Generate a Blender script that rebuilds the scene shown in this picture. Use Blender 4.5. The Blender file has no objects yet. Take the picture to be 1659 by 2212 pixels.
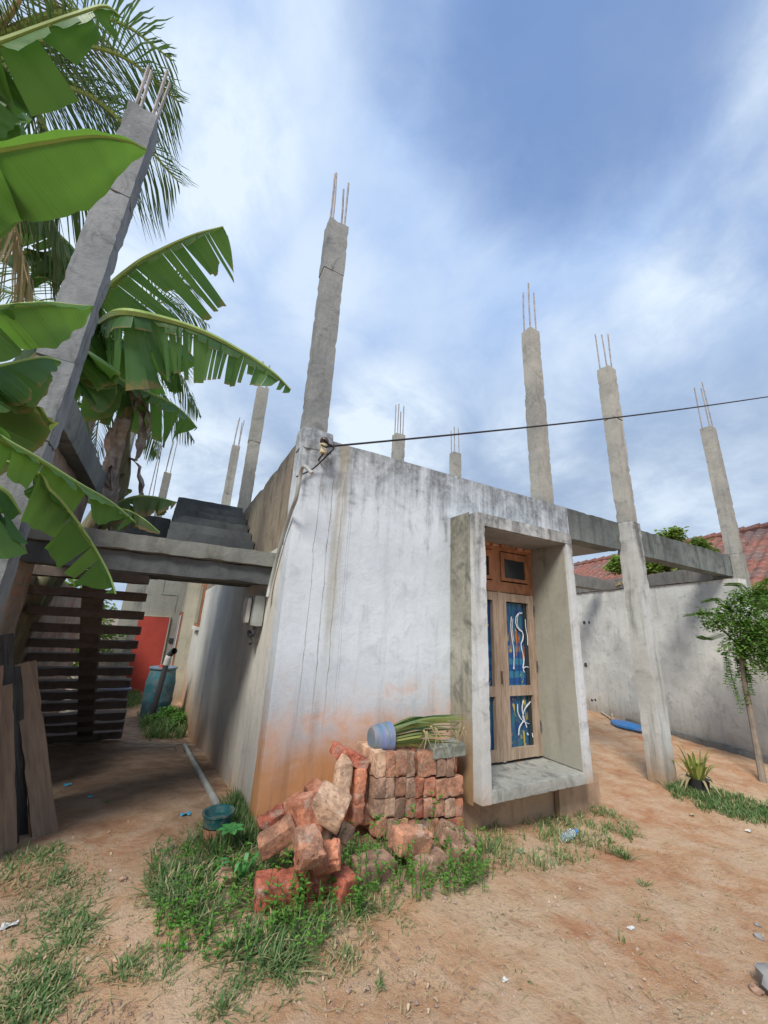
import bpy, math, random
import numpy as np
from mathutils import Vector, Matrix, noise
random.seed(7)
D = bpy.data
scn = bpy.context.scene
COL = scn.collection
def V(*a): return Vector(a)

# ------------------------------------------------------------------ camera
W0, H0, FPX = 1659.0, 2212.0, 830.0
CX, CY = 829.5, 1106.0
def cv(p): return np.array([p[0]-CX, p[1]-CY, FPX])
def nrm(v): return v/np.linalg.norm(v)
_up = nrm(cv((975, -1650))); _X = nrm(cv((2430, 1441))); _X = nrm(_X-_up*np.dot(_X, _up)); _Y = np.cross(_up, _X)
R = np.array([_X, _Y, _up])
def ray(px, py): return R @ nrm(cv((px, py)))
_d = ray(549, 1790)
CAM = _d*(1.35/_d[2]) + np.array([0, 0, 0.0]); CAM = np.array([CAM[0], CAM[1], 1.35])
def at(px, py, axis, val):                       # meets the plane axis=val of the place
    d = ray(px, py); t = (val-CAM[axis])/d[axis]; p = CAM+d*t
    return Vector(p)
def far(px, py, dist): return Vector(CAM+ray(px, py)*dist)

cam_d = D.cameras.new('camera'); cam = D.objects.new('camera', cam_d); COL.objects.link(cam)
cam_d.sensor_fit = 'HORIZONTAL'; cam_d.sensor_width = 36.0; cam_d.lens = 36.0*FPX/W0
cam_d.clip_end = 3000; cam_d.clip_start = 0.05
r = R @ np.array([1, 0, 0]); u = R @ np.array([0, -1, 0]); b = R @ np.array([0, 0, -1])
cam.matrix_world = Matrix(((r[0], u[0], b[0], CAM[0]), (r[1], u[1], b[1], CAM[1]), (r[2], u[2], b[2], CAM[2]), (0, 0, 0, 1)))
scn.camera = cam

# ------------------------------------------------------------------ light
SUN_EL, SUN_AZ = math.radians(46), math.radians(229)      # azimuth from +Y clockwise
sdir = Vector((math.sin(SUN_AZ)*math.cos(SUN_EL), math.cos(SUN_AZ)*math.cos(SUN_EL), math.sin(SUN_EL)))
sd = D.lights.new('sun', 'SUN'); sd.energy = 1.5; sd.angle = math.radians(18); sd.color = (1.0, 0.95, 0.87)
so = D.objects.new('sun', sd); COL.objects.link(so); so.location = (0, 0, 30)
so.rotation_euler = (-sdir).to_track_quat('-Z', 'Y').to_euler()
scn.view_settings.view_transform = 'Standard'; scn.view_settings.look = 'None'
scn.view_settings.exposure = 1.42; scn.view_settings.gamma = 1.0

class NT:
    def __init__(s, tree): s.t = tree; s.n = tree.nodes; s.l = tree.links
    def new(s, typ, **kw):
        n = s.n.new(typ)
        for k, v in kw.items(): setattr(n, k, v)
        return n
    def put(s, sock, v):
        if v is None: return
        if isinstance(v, bpy.types.NodeSocket): s.l.new(v, sock)
        elif isinstance(v, (tuple, list)):
            v = tuple(v)
            if sock.type == 'RGBA' and len(v) == 3: v = v+(1,)
            sock.default_value = v
        else: sock.default_value = v
    def m(s, op, a, b=None, c=None, clamp=False):
        n = s.new('ShaderNodeMath', operation=op, use_clamp=clamp)
        s.put(n.inputs[0], a); s.put(n.inputs[1], b); s.put(n.inputs[2], c); return n.outputs[0]
    def vm(s, op, a, b=None, out=0):
        n = s.new('ShaderNodeVectorMath', operation=op); s.put(n.inputs[0], a); s.put(n.inputs[1], b)
        return n.outputs['Value'] if op in ('DOT_PRODUCT', 'LENGTH', 'DISTANCE') else n.outputs[0]
    def mix(s, f, a, b, blend='MIX'):
        n = s.new('ShaderNodeMix', data_type='RGBA', blend_type=blend); n.clamp_factor = True
        s.put(n.inputs[0], f); s.put(n.inputs[6], a); s.put(n.inputs[7], b); return n.outputs[2]
    def ss(s, v, a, b, lo=0.0, hi=1.0):          # smoothstep
        n = s.new('ShaderNodeMapRange', interpolation_type='SMOOTHSTEP')
        s.put(n.inputs[0], v); s.put(n.inputs[1], a); s.put(n.inputs[2], b); s.put(n.inputs[3], lo); s.put(n.inputs[4], hi)
        return n.outputs[0]
    def noise(s, vec, scale, detail=6, rough=.6, dist=0.0, color=False):
        n = s.new('ShaderNodeTexNoise'); s.put(n.inputs['Vector'], vec)
        s.put(n.inputs['Scale'], scale); s.put(n.inputs['Detail'], detail); s.put(n.inputs['Roughness'], rough); s.put(n.inputs['Distortion'], dist)
        return n.outputs['Color' if color else 'Fac']
    def pos(s): return s.new('ShaderNodeNewGeometry').outputs['Position']
    def obj(s): return s.new('ShaderNodeTexCoord').outputs['Object']
    def sep(s, v):
        n = s.new('ShaderNodeSeparateXYZ'); s.put(n.inputs[0], v); return n.outputs
    def rnd(s): return s.new('ShaderNodeObjectInfo').outputs['Random']

# ------------------------------------------------------------------ sky
world = D.worlds.new('World'); scn.world = world; world.use_nodes = True
w = NT(world.node_tree); w.n.clear()
sky = w.new('ShaderNodeTexSky', sky_type='NISHITA'); sky.sun_disc = False
sky.sun_elevation = SUN_EL; sky.sun_rotation = SUN_AZ; sky.air_density = 1.0; sky.dust_density = 0.6; sky.ozone_density = 2.0
dirv = w.new('ShaderNodeTexCoord').outputs['Generated']
dz = w.sep(dirv)
plane = w.vm('DIVIDE', dirv, w.new('ShaderNodeCombineXYZ').outputs[0])
cb = w.new('ShaderNodeCombineXYZ'); zz = w.m('ADD', w.m('MAXIMUM', dz[2], 0.0), 0.35)
w.put(cb.inputs[0], w.m('DIVIDE', dz[0], zz)); w.put(cb.inputs[1], w.m('DIVIDE', dz[1], zz)); w.put(cb.inputs[2], 0.0)
pl = cb.outputs[0]
warp = w.vm('ADD', pl, w.vm('SCALE', w.noise(pl, 1.6, 4, .5, color=True), None))
sc = [n for n in w.n if n.type == 'VECT_MATH' and n.operation == 'SCALE'][-1]; sc.inputs['Scale'].default_value = 0.35
n_big = w.noise(warp, 1.25, 7, .52); n_mid = w.noise(warp, 4.0, 10, .62); n_soft = w.noise(pl, 0.9, 3, .45)
def blob(d, inner, outer):
    dp = w.vm('DOT_PRODUCT', dirv, tuple(float(x) for x in d))
    return w.ss(dp, math.cos(math.radians(outer)), math.cos(math.radians(inner)))
blue = w.m('MAXIMUM', blob(ray(1230, 110), 2, 21), w.m('MULTIPLY', blob(ray(1640, 420), 2, 12), 0.5))
blue = w.m('MAXIMUM', blue, w.m('MULTIPLY', blob(ray(900, 30), 1, 11), 0.7))
cover = w.m('ADD', w.m('MULTIPLY', n_big, 0.9), w.m('MULTIPLY', n_mid, 0.35))
cover = w.m('SUBTRACT', w.m('ADD', cover, 0.22), w.m('MULTIPLY', blue, 0.74))
cmask = w.ss(cover, 0.06, 0.80, 0.16, 1.0)
bright = blob(ray(440, 300), 1, 13)
for (x, y, o, k) in ((1640, 60, 16, .8), (440, 1040, 13, .8), (840, 930, 12, .9), (560, 120, 12, .35), (1480, 640, 9, .65), (1150, 960, 8, .55), (1480, 1060, 9, .45), (1230, 780, 8, .3), (100, 600, 22, .9), (700, 620, 10, .3)):
    bright = w.m('MAXIMUM', bright, w.m('MULTIPLY', blob(ray(x, y), 1, o), k))
bn = w.m('MULTIPLY', w.ss(w.m('ADD', w.m('MULTIPLY', n_mid, .6), w.m('MULTIPLY', n_big, .5)), 0.40, 0.72), 0.45)
bl = w.m('ADD', w.m('MULTIPLY', bright, w.ss(n_mid, 0.25, 0.7, 0.35, 1.0)), bn, clamp=True)
lowg = w.ss(dz[2], 0.75, 0.35)                   # the greyer cloud base low over the roofs
c_mid = w.mix(lowg, (0.150, 0.215, 0.34), (0.135, 0.180, 0.255))
ccol = w.mix(bl, c_mid, (0.30, 0.345, 0.395))
bg = w.new('ShaderNodeBackground'); bg2 = w.new('ShaderNodeBackground')
w.put(bg.inputs[0], w.mix(0.6, sky.outputs[0], (0.85, 1.55, 3.3))); bg.inputs[1].default_value = 0.075
w.put(bg2.inputs[0], ccol); bg2.inputs[1].default_value = 1.0
ms = w.new('ShaderNodeMixShader'); w.put(ms.inputs[0], cmask); w.l.new(bg.outputs[0], ms.inputs[1]); w.l.new(bg2.outputs[0], ms.inputs[2])
ow = w.new('ShaderNodeOutputWorld'); w.l.new(ms.outputs[0], ow.inputs[0])

# ------------------------------------------------------------------ materials
def mat(name):
    m = D.materials.new(name); m.use_nodes = True; t = NT(m.node_tree); t.n.clear()
    o = t.new('ShaderNodeOutputMaterial'); p = t.new('ShaderNodeBsdfPrincipled'); t.l.new(p.outputs[0], o.inputs[0])
    t.p = p; t.o = o; p.inputs['Roughness'].default_value = .85
    p.inputs['Specular IOR Level'].default_value = .3
    return m, t
def bump(t, h, strength=.3, dist=.02):
    b = t.new('ShaderNodeBump'); b.inputs['Strength'].default_value = strength; b.inputs['Distance'].default_value = dist
    t.put(b.inputs['Height'], h); t.l.new(b.outputs[0], t.p.inputs['Normal'])
def stretch(t, v, s):
    return t.vm('MULTIPLY', v, s)
def plaster(name, c1, c2, dark=(.05, .052, .05), streak=.5, patch=.4, top=None, soil=None, soilcol=(.42, .17, .06), drips=None, bs=.5, fine=.35, scale=1.0):
    m, t = mat(name); P = t.pos(); z = t.sep(P)[2]; x = t.sep(P)[0]
    n1 = t.noise(P, 1.3*scale, 8, .6); n2 = t.noise(stretch(t, P, (9*scale, 9*scale, .9)), 1, 7, .62); n3 = t.noise(P, 22*scale, 9, .68); n4 = t.noise(P, 5*scale, 9, .65, .6)
    c = t.mix(t.ss(n1, .35, .65), c1, c2)
    c = t.mix(t.m('MULTIPLY', t.ss(n4, .5, .72), patch), c, tuple(k*.45 for k in c2))
    c = t.mix(t.m('MULTIPLY', t.ss(n2, .5, .74), streak), c, tuple(k*.33 for k in c1))
    c = t.mix(t.m('MULTIPLY', t.ss(n3, .52, .75), fine), c, tuple(k*.5 for k in c1))
    c = t.mix(t.m('MULTIPLY', t.ss(n3, .5, .25), fine*.6), c, tuple(min(1, k*1.25) for k in c1))
    if soil:
        lo, hi = soil
        zn = t.m('ADD', z, t.m('MULTIPLY', t.m('SUBTRACT', n4, .5), (hi-lo)*.8)); zn = t.m('ADD', zn, t.m('MULTIPLY', t.m('SUBTRACT', n1, .5), (hi-lo)*.8))
        k = t.ss(zn, hi, lo)
        lc = t.mix(t.ss(k, .1, .55), tuple(a*.55+b_*.45 for a, b_ in zip(c2, (.33, .22, .09))), soilcol)
        lc = t.mix(t.m('MULTIPLY', t.ss(n2, .45, .7), .55), lc, tuple(q*.5 for q in soilcol))
        c = t.mix(t.m('MULTIPLY', k, .9), c, lc)
    if top:
        lo, hi = top
        zn = t.m('ADD', z, t.m('MULTIPLY', t.m('SUBTRACT', n2, .5), (hi-lo)*1.9)); zn = t.m('ADD', zn, t.m('MULTIPLY', t.m('SUBTRACT', n4, .5), (hi-lo)*1.2))
        k = t.m('MULTIPLY', t.ss(zn, lo, hi), t.ss(n3, .2, .62, .45, 1.0))
        c = t.mix(t.m('MULTIPLY', k, .78), c, dark)
    if drips:
        for (xc, hw, z0, z1, s_) in drips:
            wob = t.m('MULTIPLY', t.m('SUBTRACT', t.noise(stretch(t, P, (1, 1, 2.2)), 2, 3, .5), .5), .05)
            cx = t.new('ShaderNodeCombineXYZ'); t.put(cx.inputs[0], t.m('ADD', x, wob))
            d = t.noise(cx.outputs[0], s_, 3, .7)
            k = t.m('MULTIPLY', t.ss(d, .575, .60), t.ss(t.m('ABSOLUTE', t.m('SUBTRACT', x, xc)), hw, hw*.6))
            k = t.m('MULTIPLY', k, t.m('MULTIPLY', t.ss(z, z0, z0+.7), t.ss(z, z1, z1-.1)))
            k = t.m('MULTIPLY', k, t.ss(n4, .3, .6, .3, .95))
            c = t.mix(t.m('MULTIPLY', k, .8), c, (.22, .21, .18))
            k2 = t.m('MULTIPLY', t.ss(t.m('ABSOLUTE', t.m('SUBTRACT', x, xc+.06)), .09, .01), t.m('MULTIPLY', t.ss(z, z0+.4, z0+1.4), t.ss(n2, .35, .6, .15, .7)))
            c = t.mix(k2, c, (.33, .30, .22))
    t.put(t.p.inputs['Base Color'], c)
    t.put(t.p.inputs['Roughness'], t.ss(n4, .3, .8, .95, .7))
    h = t.m('ADD', t.m('MULTIPLY', n3, .5), t.m('ADD', n4, t.m('MULTIPLY', t.noise(P, 90, 4, .7), .25)))
    bump(t, h, bs, .012)
    return m
M = {}
M['facade'] = plaster('facade_plaster', (.62, .67, .71), (.53, .58, .62), streak=.27, patch=.30, top=(2.2, 3.25), soil=(.14, 1.12), soilcol=(.60, .25, .07), drips=[(.36, .26, .35, 2.7, 26)], bs=.5, fine=.28)
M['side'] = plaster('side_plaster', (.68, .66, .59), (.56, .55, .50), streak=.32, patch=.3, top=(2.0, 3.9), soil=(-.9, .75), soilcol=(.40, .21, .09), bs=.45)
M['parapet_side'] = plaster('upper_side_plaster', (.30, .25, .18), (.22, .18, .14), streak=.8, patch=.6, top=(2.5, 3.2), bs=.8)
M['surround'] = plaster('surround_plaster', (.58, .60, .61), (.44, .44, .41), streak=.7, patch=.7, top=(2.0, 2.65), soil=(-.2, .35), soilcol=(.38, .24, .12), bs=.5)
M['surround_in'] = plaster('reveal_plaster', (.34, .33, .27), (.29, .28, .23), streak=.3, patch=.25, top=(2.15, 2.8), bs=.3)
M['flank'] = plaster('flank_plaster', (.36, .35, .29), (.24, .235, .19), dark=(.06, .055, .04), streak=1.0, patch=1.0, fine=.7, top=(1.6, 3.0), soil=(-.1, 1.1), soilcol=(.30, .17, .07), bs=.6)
M['ledge'] = plaster('ledge_concrete', (.40, .40, .36), (.30, .30, .27), streak=.9, patch=.9, bs=.8, fine=.6)
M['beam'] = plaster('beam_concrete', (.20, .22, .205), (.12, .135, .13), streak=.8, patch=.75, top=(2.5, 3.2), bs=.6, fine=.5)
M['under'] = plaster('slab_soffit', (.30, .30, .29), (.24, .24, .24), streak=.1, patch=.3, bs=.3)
M['column'] = plaster('column_concrete', (.38, .37, .325), (.27, .265, .24), streak=.45, patch=.55, bs=.8, fine=.5)
M['column_grey'] = plaster('weathered_column_concrete', (.27, .28, .27), (.17, .18, .185), dark=(.06, .065, .07), streak=.6, patch=.75, bs=.9, fine=.55)
M['column_left'] = plaster('old_column_concrete', (.28, .295, .30), (.16, .175, .185), streak=.8, patch=.8, bs=.9, fine=.6)
M['pillar'] = plaster('pillar_plaster', (.50, .51, .49), (.40, .40, .37), streak=.8, patch=.5, soil=(-.4, .25), soilcol=(.34, .22, .12), top=(2.3, 3.6), bs=.5)
M['bound'] = plaster('boundary_plaster', (.68, .69, .64), (.50, .51, .48), streak=.3, patch=.5, top=(2.45, 3.0), soil=(-.65, .25), soilcol=(.25, .19, .12), bs=.5, scale=1.3)
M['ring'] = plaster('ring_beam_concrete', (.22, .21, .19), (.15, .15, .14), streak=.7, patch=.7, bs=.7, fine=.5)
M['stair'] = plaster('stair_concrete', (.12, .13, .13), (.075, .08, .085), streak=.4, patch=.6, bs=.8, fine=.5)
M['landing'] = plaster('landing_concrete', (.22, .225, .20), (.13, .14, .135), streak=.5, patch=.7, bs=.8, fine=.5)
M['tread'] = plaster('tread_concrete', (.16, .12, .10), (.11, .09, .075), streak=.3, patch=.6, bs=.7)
M['cream'] = plaster('cream_plaster', (.50, .46, .36), (.42, .39, .31), streak=.4, patch=.3, soil=(-1.1, -.2), soilcol=(.3, .2, .1), bs=.3)
M['farwall'] = plaster('rear_wall_plaster', (.36, .35, .30), (.30, .29, .25), streak=.4, patch=.4, bs=.3)
M['base'] = plaster('footing_plaster', (.40, .26, .17), (.46, .33, .21), streak=.5, patch=.6, bs=.6)
M['roofcon'] = plaster('roof_concrete', (.2, .2, .19), (.15, .15, .15), bs=.5)
M['yellowwall'] = plaster('neighbour_plaster', (.50, .46, .30), (.42, .4, .27), bs=.2)

def simple(name, col, rough=.6, var=.25, scale=12, spec=.3, metal=0, bs=.15, col2=None, objc=True, stre=(1, 1, 1), dirt=0):
    m, t = mat(name); P = stretch(t, t.obj() if objc else t.pos(), stre)
    n = t.noise(P, scale, 7, .62); n2 = t.noise(P, scale*.25, 4, .5)
    c2 = col2 or tuple(k*(1-var) for k in col)
    c = t.mix(t.ss(t.m('ADD', t.m('MULTIPLY', n, .5), t.m('MULTIPLY', n2, .5)), .38, .62), col, c2)
    if dirt:
        dn = t.noise(P, 7, 8, .7, .5); c = t.mix(t.m('MULTIPLY', t.ss(dn, .42, .62), dirt), c, (.30, .22, .16))
        c = t.mix(t.m('MULTIPLY', t.ss(t.noise(P, 30, 6, .7), .55, .7), dirt*.7), c, (.42, .40, .36))
    t.put(t.p.inputs['Base Color'], c); t.p.inputs['Roughness'].default_value = rough; t.p.inputs['Metallic'].default_value = metal
    t.p.inputs['Specular IOR Level'].default_value = spec
    bump(t, n, bs, .01); return m
M['rebar'] = simple('rebar_steel', (.38, .35, .34), .7, .4, 30, bs=.5)
M['rust'] = simple('rusty_steel', (.14, .10, .09), .8, .4, 30)
M['cable'] = simple('black_cable', (.035, .03, .035), .5)
M['pvc'] = simple('grey_pvc', (.42, .43, .40), .5, .35, 6)
M['pvcd'] = simple('dark_pipe', (.06, .06, .065), .5, .2, 6)
M['ceramic'] = simple('insulator_ceramic', (.62, .56, .38), .35, .2, 8)
M['ceramicd'] = simple('insulator_brown', (.10, .07, .06), .3, .2, 8)
M['meter'] = simple('meter_box_plastic', (.42, .45, .42), .5, .25, 6)
M['meterl'] = simple('meter_cover', (.58, .56, .52), .4, .25, 8)
M['blue_plastic'] = simple('blue_plastic', (.03, .20, .50), .5, .3, 5, dirt=.35)
M['barrel'] = simple('teal_barrel_plastic', (.02, .12, .17), .6, .45, 3, col2=(.05, .19, .22), dirt=.35)
M['potblue'] = simple('painted_pot', (.15, .20, .40), .7, .3, 9, col2=(.07, .17, .16), objc=False, stre=(2.4, .3, .5), dirt=.5)
M['teal'] = simple('teal_pot_plastic', (.008, .09, .09), .5, .3, 6, dirt=.4)
M['clay'] = simple('clay_pot', (.42, .20, .12), .85, .35, 9)
M['darkpot'] = simple('dark_pot', (.05, .05, .05), .7, .3, 8)
M['wood_orange'] = simple('varnished_wood', (.38, .17, .08), .6, .4, 6, bs=.25, objc=False, stre=(3, 3, 1.2))
M['wood_grey'] = simple('weathered_wood', (.40, .31, .23), .8, .45, 7, bs=.3, objc=False, stre=(9, 9, .9), col2=(.27, .19, .13))
M['plank'] = simple('rough_plank', (.26, .18, .12), .85, .5, 6, bs=.6, stre=(8, 8, .7), col2=(.18, .12, .085))
M['plankd'] = simple('dark_plank', (.075, .07, .065), .85, .5, 6, bs=.6, stre=(8, 8, .7), col2=(.03, .028, .026))
M['red'] = simple('red_door_paint', (.46, .07, .05), .6, .15, 4)
M['whitep'] = simple('white_paint', (.75, .76, .78), .5, .1, 20)
M['straw'] = simple('dry_straw', (.48, .38, .22), .85, .3, 10)
M['stick'] = simple('pale_stick', (.5, .42, .32), .85, .3, 10)
M['bark'] = simple('palm_bark', (.25, .22, .18), .9, .4, 10, bs=.7, col2=(.15, .13, .10))
M['twig'] = simple('twig_bark', (.22, .18, .14), .9, .3, 14)
M['stone'] = simple('grey_stone', (.30, .29, .28), .9, .4, 9, bs=.6)
M['cblock'] = simple('mossy_block', (.30, .31, .27), .95, .5, 12, bs=.8, col2=(.17, .185, .15))
M['capblue'] = simple('bottle_cap', (.05, .25, .65), .4, .1, 5)
M['litter_blue'] = simple('blue_wrapper', (.08, .42, .62), .4, .3, 20)
M['litter_white'] = simple('white_scrap', (.65, .65, .62), .6, .2, 20)
M['dryleaf'] = simple('dry_banana_leaf', (.20, .15, .125), .85, .5, 8, bs=.5, col2=(.36, .31, .27))
M['stem'] = simple('banana_stem', (.22, .24, .12), .7, .5, 6, col2=(.16, .12, .08), stre=(5, 5, .6))
M['petiole'] = simple('banana_midrib', (.30, .42, .12), .5, .2, 6)
M['bulb'] = simple('lamp_glass', (.85, .85, .82), .2, .05, 5)
m, t = mat('clear_bottle'); t.p.inputs['Base Color'].default_value = (.75, .88, .9, 1); t.p.inputs['Roughness'].default_value = .08; t.p.inputs['Transmission Weight'].default_value = .8; t.p.inputs['IOR'].default_value = 1.2; M['pet'] = m

# brick
def brickmat(name, c1, c2, moss=.0):
    m, t = mat(name); P = t.vm('ADD', t.obj(), t.vm('SCALE', (1, 1, 1)))
    s = [n for n in t.n if n.type == 'VECT_MATH' and n.operation == 'SCALE'][0]; t.put(s.inputs['Scale'], t.m('MULTIPLY', t.rnd(), 40.0))
    n = t.noise(P, 9, 8, .65, .5); n3 = t.noise(P, 45, 6, .7); r_ = t.rnd()
    c = t.mix(t.ss(n, .42, .58), tuple(k*1.15 for k in c1), tuple(k*.8 for k in c2))
    c = t.mix(t.m('MULTIPLY', t.ss(n3, .5, .64), .7), c, tuple(k*.42 for k in c2))
    c = t.mix(t.m('MULTIPLY', t.ss(t.noise(P, 90, 4, .7), .56, .66), .55), c, (.62, .46, .34))
    c = t.mix(t.m('MULTIPLY', t.ss(t.noise(P, 5, 7, .7, 1.0), .54, .66), .6), c, (.46, .38, .30))
    c = t.mix(t.m('MULTIPLY', t.ss(n, .40, .28), .5), c, (.12, .09, .08))
    hs = t.new('ShaderNodeHueSaturation'); t.put(hs.inputs['Value'], t.m('ADD', .78, t.m('MULTIPLY', r_, .4))); t.put(hs.inputs['Color'], c)
    t.put(t.p.inputs['Base Color'], hs.outputs[0]); t.p.inputs['Roughness'].default_value = .95
    bump(t, t.m('ADD', n, t.m('MULTIPLY', n3, .4)), .8, .012); return m
M['br_orange'] = brickmat('orange_brick', (.50, .20, .115), (.40, .15, .085))
M['br_red'] = brickmat('red_brick', (.42, .12, .07), (.30, .085, .05))
M['br_brown'] = brickmat('brown_brick', (.42, .20, .12), (.32, .16, .10))
M['br_pale'] = brickmat('pale_brick', (.55, .36, .24), (.45, .28, .18))
M['br_grey'] = brickmat('grey_brown_brick', (.36, .22, .15), (.28, .17, .115))
# brick wall
m, t = mat('old_brick_wall'); P = t.pos(); s = t.sep(P)
cx = t.new('ShaderNodeCombineXYZ'); t.put(cx.inputs[0], t.m('ADD', s[1], s[0])); t.put(cx.inputs[1], s[2])
bk = t.new('ShaderNodeTexBrick'); t.put(bk.inputs['Vector'], t.vm('ADD', cx.outputs[0], t.vm('MULTIPLY', t.noise(P, 3, 3, .5, color=True), (.03, .03, 0)))); bk.inputs['Scale'].default_value = 1
bk.inputs['Brick Width'].default_value = .24; bk.inputs['Row Height'].default_value = .11; bk.inputs['Mortar Size'].default_value = .012
bk.inputs['Color1'].default_value = (.42, .20, .14, 1); bk.inputs['Color2'].default_value = (.24, .12, .09, 1); bk.inputs['Mortar'].default_value = (.22, .19, .16, 1)
n = t.noise(P, 3, 8, .65); c = t.mix(t.ss(n, .36, .58), bk.outputs[0], (.36, .29, .23)); c = t.mix(t.ss(t.noise(P, 1.1, 5, .6), .5, .65), c, (.22, .17, .14))
t.put(t.p.inputs['Base Color'], c); bump(t, t.m('ADD', n, t.m('MULTIPLY', bk.outputs['Fac'], -.5)), .8, .02); M['brickwall'] = m
# ground
m, t = mat('red_earth'); P = t.pos(); s = t.sep(P)
n1 = t.noise(P, .8, 8, .6, .4); n2 = t.noise(P, 4.5, 9, .65, .5); n3 = t.noise(P, 28, 8, .7); n4 = t.noise(P, 110, 5, .75)
c = t.mix(t.ss(n1, .36, .62), (.55, .385, .24), (.48, .265, .14))
c = t.mix(t.m('MULTIPLY', t.ss(t.noise(P, 1.7, 6, .65, .8), .52, .68), .7), c, (.45, .20, .095))
c = t.mix(t.m('MULTIPLY', t.ss(n2, .42, .66), .75), c, (.58, .42, .285))
c = t.mix(t.m('MULTIPLY', t.ss(n2, .46, .30), .5), c, (.30, .13, .07))
c = t.mix(t.m('MULTIPLY', t.ss(n3, .52, .72), .55), c, (.20, .13, .09))
c = t.mix(t.m('MULTIPLY', t.ss(n3, .42, .28), .5), c, (.60, .46, .34))
c = t.mix(t.m('MULTIPLY', t.ss(n4, .60, .72), .6), c, (.66, .56, .46))
c = t.mix(t.m('MULTIPLY', t.ss(n4, .40, .28), .5), c, (.16, .10, .07))
# damp trodden soil in the alley
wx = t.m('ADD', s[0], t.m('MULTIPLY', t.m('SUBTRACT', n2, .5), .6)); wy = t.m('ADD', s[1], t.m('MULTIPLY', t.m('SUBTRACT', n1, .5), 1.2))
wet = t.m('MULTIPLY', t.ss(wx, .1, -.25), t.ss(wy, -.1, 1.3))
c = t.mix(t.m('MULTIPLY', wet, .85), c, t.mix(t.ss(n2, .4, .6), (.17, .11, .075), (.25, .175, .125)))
t.put(t.p.inputs['Base Color'], c)
t.put(t.p.inputs['Roughness'], t.m('SUBTRACT', .95, t.m('MULTIPLY', t.m('MULTIPLY', wet, t.ss(wy, 3.0, 4.2)), t.ss(n2, .4, .6, .2, .6))))
bump(t, t.m('ADD', t.m('MULTIPLY', n2, 1.2), t.m('ADD', t.m('MULTIPLY', n3, .8), t.m('MULTIPLY', n4, .3))), .9, .03); M['ground'] = m
# foliage
def leafmat(name, c1, c2, trans=.35, rough=.5, brown=0.0, scale=2.0, veins=False, back=None, bcol=(.30, .20, .10)):
    m, t = mat(name); P = t.obj()
    geo = t.new('ShaderNodeNewGeometry'); at_ = t.new('ShaderNodeAttribute', attribute_name='rnd').outputs['Fac']
    n = t.noise(P, scale, 5, .6)
    c = t.mix(t.m('ADD', t.m('MULTIPLY', at_, .7), t.m('MULTIPLY', t.ss(n, .3, .7), .3)), c1, c2)
    if veins:
        uv = t.new('ShaderNodeUVMap').outputs[0]; us = t.sep(uv)
        wv = t.m('SINE', t.m('MULTIPLY', us[0], 420.0)); wv2 = t.m('SINE', t.m('MULTIPLY', us[0], 71.0))
        c = t.mix(t.m('MULTIPLY', t.m('ADD', t.m('ADD', wv, wv2), t.m('MULTIPLY', t.m('SUBTRACT', t.noise(stretch(t, uv, (40, .6, 1)), 1, 4, .7), .5), 5)), .13), c, tuple(k*.5 for k in c1))
        edge = t.m('ADD', t.m('ABSOLUTE', us[1]), t.m('MULTIPLY', t.m('SUBTRACT', t.noise(P, 9, 6, .7), .5), .55))
        c = t.mix(t.ss(edge, .98-brown, 1.12-brown*.6), c, bcol)
        c = t.mix(t.ss(t.m('ABSOLUTE', us[1]), .10, .02, 0, .55), c, (.36, .46, .13))
        bump(t, wv, .10, .002)
    if back: c = t.mix(t.m('MULTIPLY', geo.outputs['Backfacing'], .6), c, back)
    t.put(t.p.inputs['Base Color'], c); t.p.inputs['Roughness'].default_value = rough
    tr = t.new('ShaderNodeBsdfTranslucent'); t.put(tr.inputs[0], t.mix(.5, c, (.20, .38, .03), 'MIX'))
    mx = t.new('ShaderNodeMixShader'); mx.inputs[0].default_value = trans
    t.l.new(t.p.outputs[0], mx.inputs[1]); t.l.new(tr.outputs[0], mx.inputs[2]); t.l.new(mx.outputs[0], t.o.inputs[0])
    return m
M['banana'] = leafmat('banana_leaf', (.06, .16, .04), (.13, .27, .06), .5, .40, -.05, veins=True)
M['banana_b'] = leafmat('torn_banana_leaf', (.06, .16, .06), (.13, .24, .07), .45, .5, .10, veins=True)
M['banana_c'] = leafmat('browning_banana_leaf', (.07, .14, .04), (.13, .17, .06), .3, .55, .30, veins=True)
M['palm'] = leafmat('palm_leaflet', (.05, .10, .055), (.11, .16, .08), .3, .5)
M['palm_dry'] = leafmat('dry_palm_leaflet', (.26, .21, .13), (.40, .32, .21), .35, .7)
M['grass'] = leafmat('grass_blade', (.06, .14, .045), (.19, .27, .10), .25, .6)
M['drygrass'] = leafmat('dry_grass_blade', (.34, .27, .14), (.45, .38, .22), .2, .8)
M['weed'] = leafmat('weed_leaf', (.07, .20, .03), (.16, .32, .06), .3, .5)
M['treeleaf'] = leafmat('tree_leaf', (.09, .22, .05), (.22, .36, .08), .45, .5)
M['treeleaf2'] = leafmat('young_tree_leaf', (.18, .30, .07), (.36, .42, .11), .5, .5)
M['strap'] = leafmat('strappy_leaf', (.16, .20, .05), (.36, .36, .09), .2, .5)
M['snake'] = leafmat('striped_leaf', (.06, .12, .05), (.30, .30, .08), .15, .5)
M['bigweed'] = leafmat('broad_weed_leaf', (.06, .25, .07), (.10, .32, .09), .3, .4)
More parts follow.
